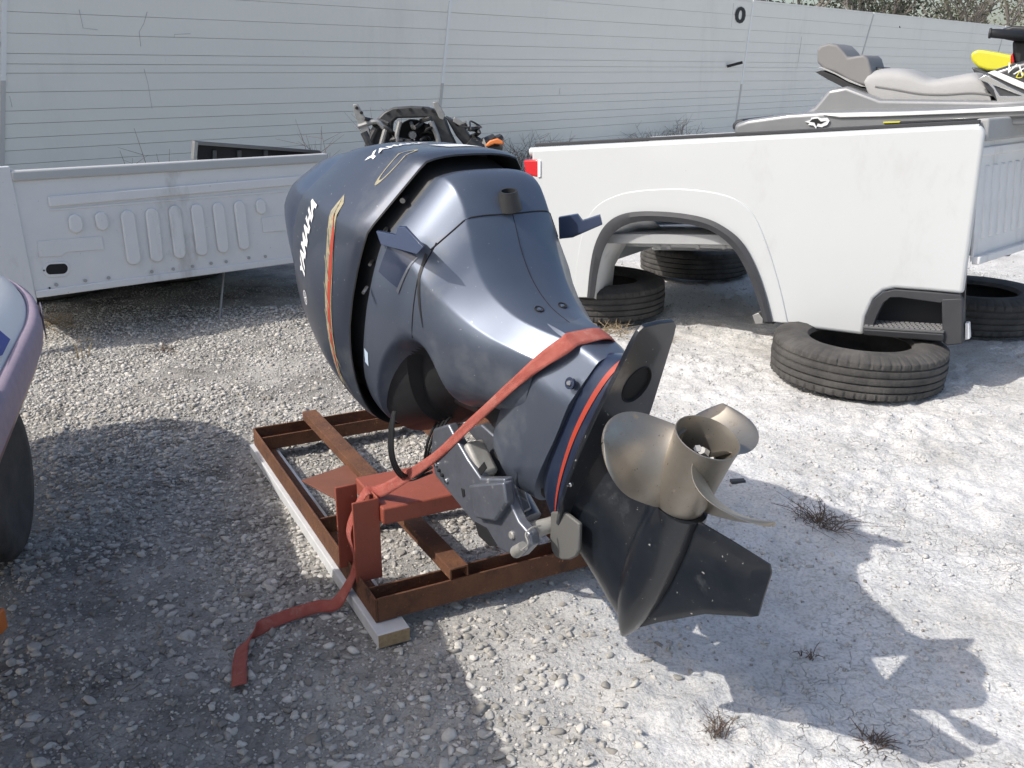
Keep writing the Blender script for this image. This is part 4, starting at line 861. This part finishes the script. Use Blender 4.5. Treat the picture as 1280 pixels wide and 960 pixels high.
# ------------------------------------------------------------------ watercraft on a trailer at the left edge
E0 = at(50, 421, 3.3); SW = V3((-.35, .937, 0)).normalized(); SV = V3((-SW.y, SW.x, 0))      # SV points left, into the craft
lski = thing('jet_ski', 'white jet ski hull with lavender rubber bumper on a trailer', 'jet ski', tuple(E0 + SV * .55 - ZU * E0.z))
def plan(sc, z, t0=-2.3, t1=1.0, n=40, dz=0.0):
    R_, Lf = [], []
    for k in range(n + 1):
        t_ = t0 + (t1 - t0) * k / n; h = .55 * (max(0, 1 - (t_ / t1) ** 2.2) ** .55 if t_ > 0 else 1 - .05 * (t_ / t0)); h = max(h, .004) * sc
        base = E0 + SV * .55 + SW * t_; base.z = z + dz * max(0, t_)
        R_.append(base - SV * h); Lf.append(base + SV * h)
    return R_ + Lf[::-1]
m = MB(); m.loft([plan(.55, .36, dz=.12), plan(.80, .48, dz=.09), plan(.95, .60, dz=.06), plan(.97, .655, dz=.05)], True, False); m.build('lower_hull', mat('maroon_hull', (.17, .06, .06), .4, 0, .3), lski, 50)
m = MB(); m.loft([plan(.95, .645, dz=.05), plan(.99, .655, dz=.05), plan(1.0, .69, dz=.05), plan(1.0, .73, dz=.05), plan(.985, .755, dz=.05), plan(.95, .765, dz=.05), plan(.92, .76, dz=.05)], False, False); bmp = m.build('rubber_bumper', lav, lski, 50)
m = MB(); m.loft([[q for q in plan(1.008, z_, -.02, 1.0, dz=.05)][8:14] for z_ in (.652, .69, .73, .757)], False, False, closed=False); m.build('bumper_joint', lavdk, bmp, 50, solid=.004)
m = MB(); m.loft([plan(.93, .745, dz=.05), plan(.88, .79, dz=.05), plan(.75, .85, dz=.0), plan(.5, .93, t1=.75), plan(.25, .97, t1=.6)], False, True); m.build('deck', skiwhite, lski, 45)
m = MB(); m.loft([plan(.86, .80, -2.3, -.75), plan(.95, .98, -2.3, -.85), plan(.9, 1.14, -2.25, -.9), plan(.6, 1.2, -2.2, -.95)]); m.build('seat', seatm2, lski, 45)  # tall hump out of view, shaped to cast the shadow on the gravel
dg = bpy.context.evaluated_depsgraph_get(); dk = [o for o in lski.children if o.name.startswith('deck')][0]; bpy.context.view_layer.update()
inv = dk.matrix_world.inverted(); qs = []
for x, y in ((-6, 408), (13, 424), (3, 444), (-8, 447)):
    ok, hit_, nm_, fi_ = dk.ray_cast(inv @ C0, (inv.to_3x3() @ ray(x, y)).normalized(), depsgraph=dg)
    if ok: qs.append((dk.matrix_world @ hit_) - ray(x, y).normalized() * .022)
if len(qs) > 2: m = MB(); m.prism(qs, ray(5, 425).normalized() * .004); m.build('registration_sticker', bluest, lski, 0)
trl = thing('boat_trailer', 'galvanised boat trailer with a dark tyre under the lavender bumpered jet ski', 'trailer', tuple(E0 + SV * .5 - ZU * E0.z))
for sgn in (.30, .80):
    m = MB(); a_ = E0 + SV * sgn; a_.z = .40; m.bar(a_ - SW * 2.2, a_ + SW * .7 + ZU * .06, SV * .06, ZU * .09); m.build('bunk_rail', galv, trl, 30, .004)
wc = gnd(26, 690); wc.z = .285; wc = wc + SV * .06
AX = (SV + SW * .10).normalized(); fx = AX.cross(ZU).normalized()
def wheel_rings(prof, n=64): return [[wc + AX * h + (fx * math.cos(2 * math.pi * k / n) + ZU * math.sin(2 * math.pi * k / n)) * (r - (.006 if (r > .272 and k % 4 == 0) else 0)) for k in range(n)] for r, h in prof]
m = MB(); m.loft(wheel_rings([(.17, -.07), (.2, -.088), (.25, -.085), (.272, -.07), (.28, -.06), (.281, -.022), (.272, -.02), (.272, -.014), (.282, -.012), (.282, .012), (.272, .014), (.272, .02), (.281, .022), (.28, .06), (.272, .07), (.25, .085), (.2, .088), (.17, .07)]), True, True); m.build('wheel_tyre', rubber, trl, 40)
m = MB(); m.tube([wc - AX * .02, wc + AX * .9], .03, 10); m.build('axle', galv, trl, 40)
m = MB(); m.bar(wc + AX * .16 + ZU * .0, wc + AX * .16 + ZU * .12 + SW * .1, SV * .05, SW * .06); m.build('spring_hanger', galv, trl, 30, .003)
q = gnd(-4, 776, .06); m = MB(); m.box(q, (.02, 0, 0), (0, .02, 0), (0, 0, .035)); m.build('marker_light', orangem, trl, 30, .006)
m = MB(); m.bar(q + V3((-.05, 0, 0)), wc + AX * .4, ZU * .04, V3((.03, .03, 0))); m.build('marker_arm', galv, trl, 30, .003)
# ------------------------------------------------------------------ wrecked subframe between the beds
WY = 7.3; WN = V3((0, 1, 0))
def wp(x, y, o=0.0): return onpl(x, y, V3((0, WY + o, 0)), WN)
wr = thing('wrecked_subframe', 'sooty black car subframe with perforated brackets standing behind the outboard motor', 'subframe', (wp(535, 170).x, WY + .2, 0))
def ex(pts, o, th, name, ma, par=None, bev=.006):
    m = MB(); m.prism([wp(x, y, o) for x, y in pts], V3((0, th, 0))); return m.build(name, ma, par or wr, 30, bev, 2)
arc = ex([(452, 205), (456, 178), (463, 162), (472, 148), (480, 140), (491, 134.5), (512, 133), (534, 134), (548, 139), (556, 148), (562, 165), (572, 185), (582, 205), (566, 205), (556, 190), (549, 172), (543, 156), (535, 147), (496, 148), (490, 153), (488, 170), (492, 205)], 0, .14, 'arch_beam', wreck, bev=.012)
ex([(556, 145), (566, 150), (580, 158), (592, 178), (606, 196), (596, 200), (582, 184), (570, 170)], .10, .12, 'side_beam', wreck, bev=.01)
for x, y in ((485, 142), (497.5, 138), (513, 137), (529, 136), (541, 138.5), (452, 141), (446, 135)):
    q = wp(x, y, -.004 if x > 470 else -.064); m = MB(); m.tube([q, q + V3((0, -.006, 0))], .012, 10); m.build('bolt_hole', blackin, arc, 30)
ex([(441, 131), (447, 130), (458, 150), (465, 176), (458, 184), (450, 160), (443, 142)], -.06, .02, 'perforated_bracket', galv, bev=.003)
ex([(541, 128), (547, 127), (556, 143), (554, 150), (549, 148), (543, 135)], -.06, .02, 'perforated_bracket', galv, bev=.003)
ex([(568, 146), (578, 152), (583, 151), (583, 153.5), (574, 157), (566, 152)], -.05, .03, 'bright_link', galv, bev=.003)
ex([(494, 160), (505, 152), (512, 149), (522, 150), (540, 158), (549, 175), (553, 200), (492, 205)], .16, .05, 'inner_panel', blackin, bev=.01)
m = MB(); m.tube([wp(516, 169, .13), wp(516, 169, .10)], [.035, .028], 14); m.build('hub_cap', galv, wr, 40)
for pth, r_ in ((((455, 165), (462, 180), (470, 200)), .03), (((470, 160), (462, 178), (458, 200)), .022), (((483, 158), (478, 175), (473, 195)), .02), (((500, 152), (496, 170), (500, 185)), .018), (((539, 152), (547, 172), (551, 195)), .02), (((448, 158), (470, 152), (480, 160)), .02)):
    m = MB(); m.tube(crv([wp(x, y, -.05) for x, y in pth], 10), r_, 8); m.build('arm', galv if r_ < .021 else wreck, wr, 40)
for k in range(16):
    q = wp(rng.uniform(596, 628), rng.uniform(178, 200), rng.uniform(-.05, .1)); m = MB(); d = V3((rng.uniform(-.1, .1), rng.uniform(-.05, .05), rng.uniform(-.08, .08))); m.tube([q - d, q + d * .2, q + d], [.03, .05, .025], 7); m.build('crumpled_knuckle', wreck, wr, 30)
ex([(606, 182), (612, 176), (622, 173), (629, 177), (630, 181), (618, 180), (609, 184)], -.09, .04, 'orange_cap', orangem, bev=.008)
for k in range(16):
    x0, y0 = rng.uniform(450, 600), rng.uniform(150, 196); pts_ = [wp(x0, y0, rng.uniform(-.08, .2))]
    for j in range(4): x0 += rng.uniform(-14, 14); y0 = min(202, max(146, y0 + rng.uniform(-8, 10))); pts_.append(wp(x0, y0, rng.uniform(-.1, .2)))
    m = MB(); m.tube(crv(pts_, 20), rng.choice((.007, .01, .016)), 6); m.build('loose_hose', rng.choice((blackin, wreck, wreck)), wr, 40)
for x in (478, 590, 612): q = wp(x, 200, .06); m = MB(); m.bar(q, V3((q.x, q.y, 0)), (.06, 0, 0), (0, .06, 0)); m.build('support_leg', wreck, wr, 30, .005)
for xa, xb, za, zb in ((470, 505, .25, .98), (505, 560, .15, .80), (560, 600, .3, .95)):
    a_, b_ = wp(xa, 200).x, wp(xb, 200).x; m = MB(); m.prism([V3((a_, WY + .02, za)), V3((b_, WY + .0, za - .1)), V3((b_ + .02, WY + .03, zb)), V3(((a_ + b_) / 2, WY + .05, zb + .12)), V3((a_ - .02, WY + .02, zb - .06))], V3((0, .30, 0))); m.build('cradle_block', wreck, wr, 30, .03, 3)
m = MB(); m.bar(V3((wp(470, 200).x, WY + .06, .35)), V3((wp(620, 200).x, WY + .06, .35)), (0, .06, 0), (0, 0, .08)); m.build('cross_member', wreck, wr, 30, .005)
# ------------------------------------------------------------------ boundary wall of cast courses
WB = gnd(660, 214); wd_ = ray(1800, 88); wd_.z = 0; wd_.normalize(); WNrm = V3((wd_.y, -wd_.x, 0))       # towards the viewer
def wl(x, y, o=0.0): return onpl(x, y, WB + WNrm * o, WNrm)
def wt(q): return (q - WB).dot(wd_)
def wpt(t_, z, o=0.0): q = WB + wd_ * t_ + WNrm * o; return V3((q.x, q.y, z))
ztop = wl(1100, 16).z
wall = thing('boundary_wall', 'long grey painted concrete wall of horizontal courses behind the truck beds', 'wall', (WB.x, WB.y, 0))
zl = sorted(wl(40, y).z for y in (15.5, 42, 67, 80, 91.5, 115, 138, 154, 171.5, 187, 204))
zc = [0.0]; z_ = zl[0]
low = []; 
while z_ > .18: z_ -= .17 + .05 * rng.random(); low.append(z_)
zc = [0.0] + sorted(z for z in low if z > .1) + zl
while zc[-1] < ztop - .28: zc.append(zc[-1] + .22 + .06 * rng.random())
zc.append(ztop)
joints = []                                            # the panel joints lean, as in the photograph
for (x0, y0, x1, y1) in ((563, 0, 550, 130), (942, 0, 920, 150), (1097, 0, 1085, 42), (1262, 14, 1247, 68)):
    a_, b_ = wl(x0, y0), wl(x1, y1); joints.append((wt(b_) - b_.z * (wt(a_) - wt(b_)) / (a_.z - b_.z), (wt(a_) - wt(b_)) / (a_.z - b_.z)))
sl0 = joints[0][1]
j0 = [(wt(wl(4, 80)) - wl(4, 80).z * sl0, sl0)]; st_ = joints[0][0] - j0[0][0]
left = [(j0[0][0] - st_ * k, sl0) for k in (2, 1)]
right = []; tt = joints[-1][0]
for k in range(6): tt += 7.0; right.append((tt, joints[-1][1]))
J = left + j0 + joints + right
m = MB(); m.box(wpt((J[0][0] + J[-1][0]) / 2, ztop / 2 - .03, -.16), wd_ * (J[-1][0] - J[0][0]) / 2, WNrm * .10, ZU * (ztop / 2 - .03)); m.build('wall_core', jointdk, wall, 0)
def course(t0, t1, z0, z1, dep):
    g = .002; z0 += g; z1 -= g; m = MB()
    a = [(t0[0] + t0[1] * z0, z0), (t1[0] + t1[1] * z0, z0), (t1[0] + t1[1] * z1, z1), (t0[0] + t0[1] * z1, z1)]
    m.prism([wpt(t_ + (.012 if i in (0, 3) else -.012), z, dep) for i, (t_, z) in enumerate(a)], WNrm * -.07); return m.build('wall_course', concrete, wall, 0)
for i in range(len(J) - 1):
    for k in range(len(zc) - 1): course(J[i], J[i + 1], zc[k], zc[k + 1], rng.uniform(-.003, .003))
for i, (tj, s) in enumerate(J[2:8]):
    zs = [wl(552, 104).z, wl(926, 105).z, wl(1092, 18).z, wl(1253, 47).z]
    zq = zs[i - 1] if 1 <= i <= 4 else ztop * .5
    for z0, z1, ma, nm in ((0, zq, jointdk, 'joint_filler'), (zq, ztop, sealant, 'joint_sealant')):
        m = MB(); m.bar(wpt(tj + s * z0, z0, .006), wpt(tj + s * z1, z1, .006), wd_ * (.05 if ma is sealant else .045), WNrm * .02); m.build(nm, ma, wall, 0)
# number and short cracks
vs, fs = text_mesh('0', 1.0, 0, 0, .035); c_ = wl(925.5, 20, .012); hh = (wl(925.5, 10) - wl(925.5, 31)).length
ys_ = max(q.y for q in vs) - min(q.y for q in vs); xm = max(q.x for q in vs) - min(q.x for q in vs); wx = (wl(918.5, 20) - wl(933, 20)).length
m = MB(); m.add([c_ + wd_ * (q.x / xm * wx * .92 + joints[1][1] * .5 * q.y / ys_ * hh) + ZU * (q.y / ys_ * hh) for q in vs], fs); m.build('wall_number', inkblack, wall, 0)
for pth in (((184, 15), (180, 29), (174, 40), (176, 58)), ((180, 86), (185, 105), (190, 136)), ((99, 12), (104, 35), (122, 37)), ((218, 47), (218, 43), (238, 42)), ((0, 52), (3, 66)), ((5, 82), (8, 94)), ((12, 120), (15, 134)), ((917, 4), (914, 34)), ((1002, 46), (998, 78)), ((1000, 60), (996, 86)), ((700, 110), (699, 118))):
    m = MB(); m.tube([wl(x, y, .001) for x, y in pth], .004, 5); m.build('wall_crack', jointdk, wall, 0)
m = MB(); m.tube([wl(909, 83, .02), wl(928, 78, .25)], .03, 6); m.build('bent_bar', inkblack, wall, 0)
# ------------------------------------------------------------------ weeds
def tuft(base, h, n, spread, ma, name, label, group, r=.002, curl=.35, fork=2):
    base = V3(base); m = MB()
    for k in range(n):
        a = rng.uniform(0, 6.283); l = h * rng.uniform(.45, 1); s = spread * rng.uniform(.2, 1); d = V3((math.cos(a), math.sin(a), 0))
        sc_a = rng.uniform(0, 6.283); p0 = base + V3((math.cos(sc_a), math.sin(sc_a), 0)) * spread * .55 * rng.random(); p1 = p0 + d * s * .45 + ZU * l * .55; p2 = p0 + d * s * (1 + curl * rng.uniform(-1, 1)) + ZU * l * rng.uniform(.75, 1) * (1 if rng.random() > .2 else .5)
        m.tube([p0 - ZU * .01, p1, p2], [r, r * .8, r * .35], 4)
        for f in range(fork):
            q = p1.lerp(p2, rng.uniform(0, .8)); e_ = V3((rng.uniform(-1, 1), rng.uniform(-1, 1), rng.uniform(.0, 1))).normalized() * l * .3; m.tube([q, q + e_], [r * .6, r * .25], 3)
    o = m.build(name, ma, None, 40); return tag(o, label, 'weed', group)
def g0(x, y): q = gnd(x, y); q.z = GZ(q.x, q.y); return q
tuft(g0(1022, 656), .06, 90, .14, twig, 'dead_weed', 'spiky brown dead weed clump on white ground by the skeg shadow edge', 'dead weeds on the ground', .0014, .9, 4)
tuft(g0(897, 915), .07, 34, .07, twig, 'dead_weed', 'small reddish dead weed with one tall stalk on the sunlit ground', 'dead weeds on the ground', .0012, .5, 3)
tuft(g0(1012, 824), .03, 16, .05, twig, 'dead_weed', 'tiny dead weed inside the shadow of the outboard motor', 'dead weeds on the ground', .0015)
tuft(g0(1094, 930), .018, 50, .07, twig, 'dead_weed', 'flat matted dead weed inside the propeller shadow', 'dead weeds on the ground', .0018)
tuft(g0(752, 416), .10, 46, .26, straw, 'dry_grass', 'pale dry straw lying against the tyre under the wheel arch', 'dry grass tufts', .003)
tuft(g0(815, 425), .05, 30, .25, straw, 'dry_grass', 'thin dry straw on white ground behind the cavitation plate', 'dry grass tufts', .002)
tuft(g0(104, 447), .16, 9, .08, straw, 'dry_grass', 'upright dry grass stalk on the gravel in front of the shaded truck bed', 'dry grass tufts', .0022)
tuft(g0(65, 405), .10, 40, .3, straw, 'dry_grass', 'dry grass mat at the corner of the shaded truck bed', 'dry grass tufts', .003)
tuft(g0(205, 436), .03, 20, .14, twig, 'dead_weed', 'dark dead leaves on the gravel under the shade of the left truck bed', 'dead weeds on the ground', .003)
q = g0(922, 603); m = MB(); m.box(q + ZU * .008, (.03, .004, 0), (-.002, .014, 0), (0, 0, .007)); tag(m.build('slate_chip', mat('slate', (.05, .055, .065), .7), None, 30, .003), 'dark slate grey chip lying behind the propeller', 'stone chip')
for k, (x, y, h, n, s, lb) in enumerate(((852, 176, .6, 40, .45, 'bare twiggy shrub against the grey wall, the bushiest of them'), (812, 184, .45, 40, .6, 'low bare twigs at the wall foot beside the bushiest shrub'), (690, 208, .5, 26, .4, 'bare twiggy shrub at the wall foot beside the red tail light'), (655, 212, .45, 30, .45, 'dense bare shrub at the wall foot by the wrecked subframe'), (640, 215, .35, 26, .5, 'brown bare shrub at the wall foot behind the outboard motor'))):
    q = wl(x, y, .35); q.z = 0; tuft(q, h + .25, n, s, twig, 'bare_shrub', lb, 'bare shrubs along the wall', .0045, .4, 3)
for x, y, h, lb in ((206, 206, .42, 'small bare weed behind the cap of the shaded truck bed'), (484, 196, .7, 'twiggy dead weed between the bed cover frame and the subframe'), (405, 200, .55, 'thin dead weed beside the end of the bed cover frame')):
    q = onpl(x, y, WB + WNrm * 1.5, WNrm); zz0 = q.z; q.z = 0; tuft(q, zz0 + h, 16, .4, twig, 'bare_shrub', lb, 'bare shrubs along the wall', .0045, .4, 2)
# ------------------------------------------------------------------ trees beyond the wall
def tree(base, h, cr, lean, nleaf, label, lm, seed, dens=1.0):
    R = random.Random(seed); base = V3(base); o = thing('tree', label, 'tree', tuple(base), 'trees beyond the wall'); m = MB(); tips = []
    def limb(p, d, ln, r, lv):
        pts = [p]; q = p
        for k in range(4):
            d = (d + V3((R.uniform(-.3, .3), R.uniform(-.3, .3), R.uniform(-.12, .22)))).normalized(); q = q + d * ln / 4; pts.append(q)
        m.tube(pts, [r * (1 - .13 * i) for i in range(5)], 7)
        if lv >= 2: tips.extend(pts[1:])
        if lv < 4:
            for k in range(3 if lv < 2 else 2):
                dd = (d + V3((R.uniform(-1, 1), R.uniform(-1, 1), R.uniform(-.35, .6))) * .8).normalized(); limb(pts[R.choice((2, 3, 4))], dd, ln * R.uniform(.55, .8), r * .55, lv + 1)
    for s in range(2):
        limb(base + V3((R.uniform(-.3, .3), R.uniform(-.3, .3), -.1)), (V3(lean) + V3((R.uniform(-.35, .35), 0, 1))).normalized(), h * .5, h * .03, 0)
    m.build('trunk', bark, o, 50)
    n = nleaf; T = np.array([t_[:] for t_ in tips]); c = T[nr.randint(0, len(T), n)] + nr.normal(size=(n, 3)) * cr * np.array([1, 1, .7])
    u = nr.normal(size=(n, 3)); u /= np.linalg.norm(u, axis=1)[:, None]; v = np.cross(u, nr.normal(size=(n, 3))); v /= np.linalg.norm(v, axis=1)[:, None]
    s = (.035 + .05 * nr.rand(n))[:, None]; vs = np.stack([c - u * s, c + v * s * .45, c + u * s, c - v * s * .45], 1).reshape(-1, 3)
    me = bpy.data.meshes.new('crown'); me.from_pydata(vs.tolist(), [], [(4 * i, 4 * i + 1, 4 * i + 2, 4 * i + 3) for i in range(n)]); me.materials.append(lm)
    cr_ = bpy.data.objects.new('crown', me); COL.objects.link(cr_); cr_.parent = o; cr_.matrix_parent_inverse = Matrix.Translation(o.location).inverted(); return o
for k, (x, d, h, lean, nl, lm, lb) in enumerate((
    (1022, 25, 4.6, (.1, 0, 0), 2200, leafd, 'dense dark green tree over the wall beside the white number panel'),
    (1075, 27, 5.0, (-.1, 0, 0), 2800, leafd, 'dark leafy tree over the wall, second from its joint'),
    (1118, 26, 5.0, (.15, 0, 0), 1600, leafd, 'dark tree with bare leaning stems over the wall'),
    (1158, 30, 6.0, (.25, 0, 0), 900, leafm, 'nearly bare tree with crooked grey limbs over the wall'),
    (1215, 27, 5.5, (-.2, 0, 0), 1500, leafm, 'thin olive tree with crooked limbs above the yellow jet ski'),
    (1262, 28, 5.5, (.1, 0, 0), 2600, leafm, 'olive brown bushy tree above the jet ski handlebar'),
    (1330, 30, 6.0, (-.2, 0, 0), 2600, leafm, 'olive brown tree beyond the far end of the wall'))):
    q = at(x, 88, (wl(x, 88) - C0).dot(FW) + d - 21); q.z = 0; tree(q, h, .33, lean, nl, lb, lm, 40 + k)
for o in list(bpy.data.objects):
    if '_w' in o: del o['_w']
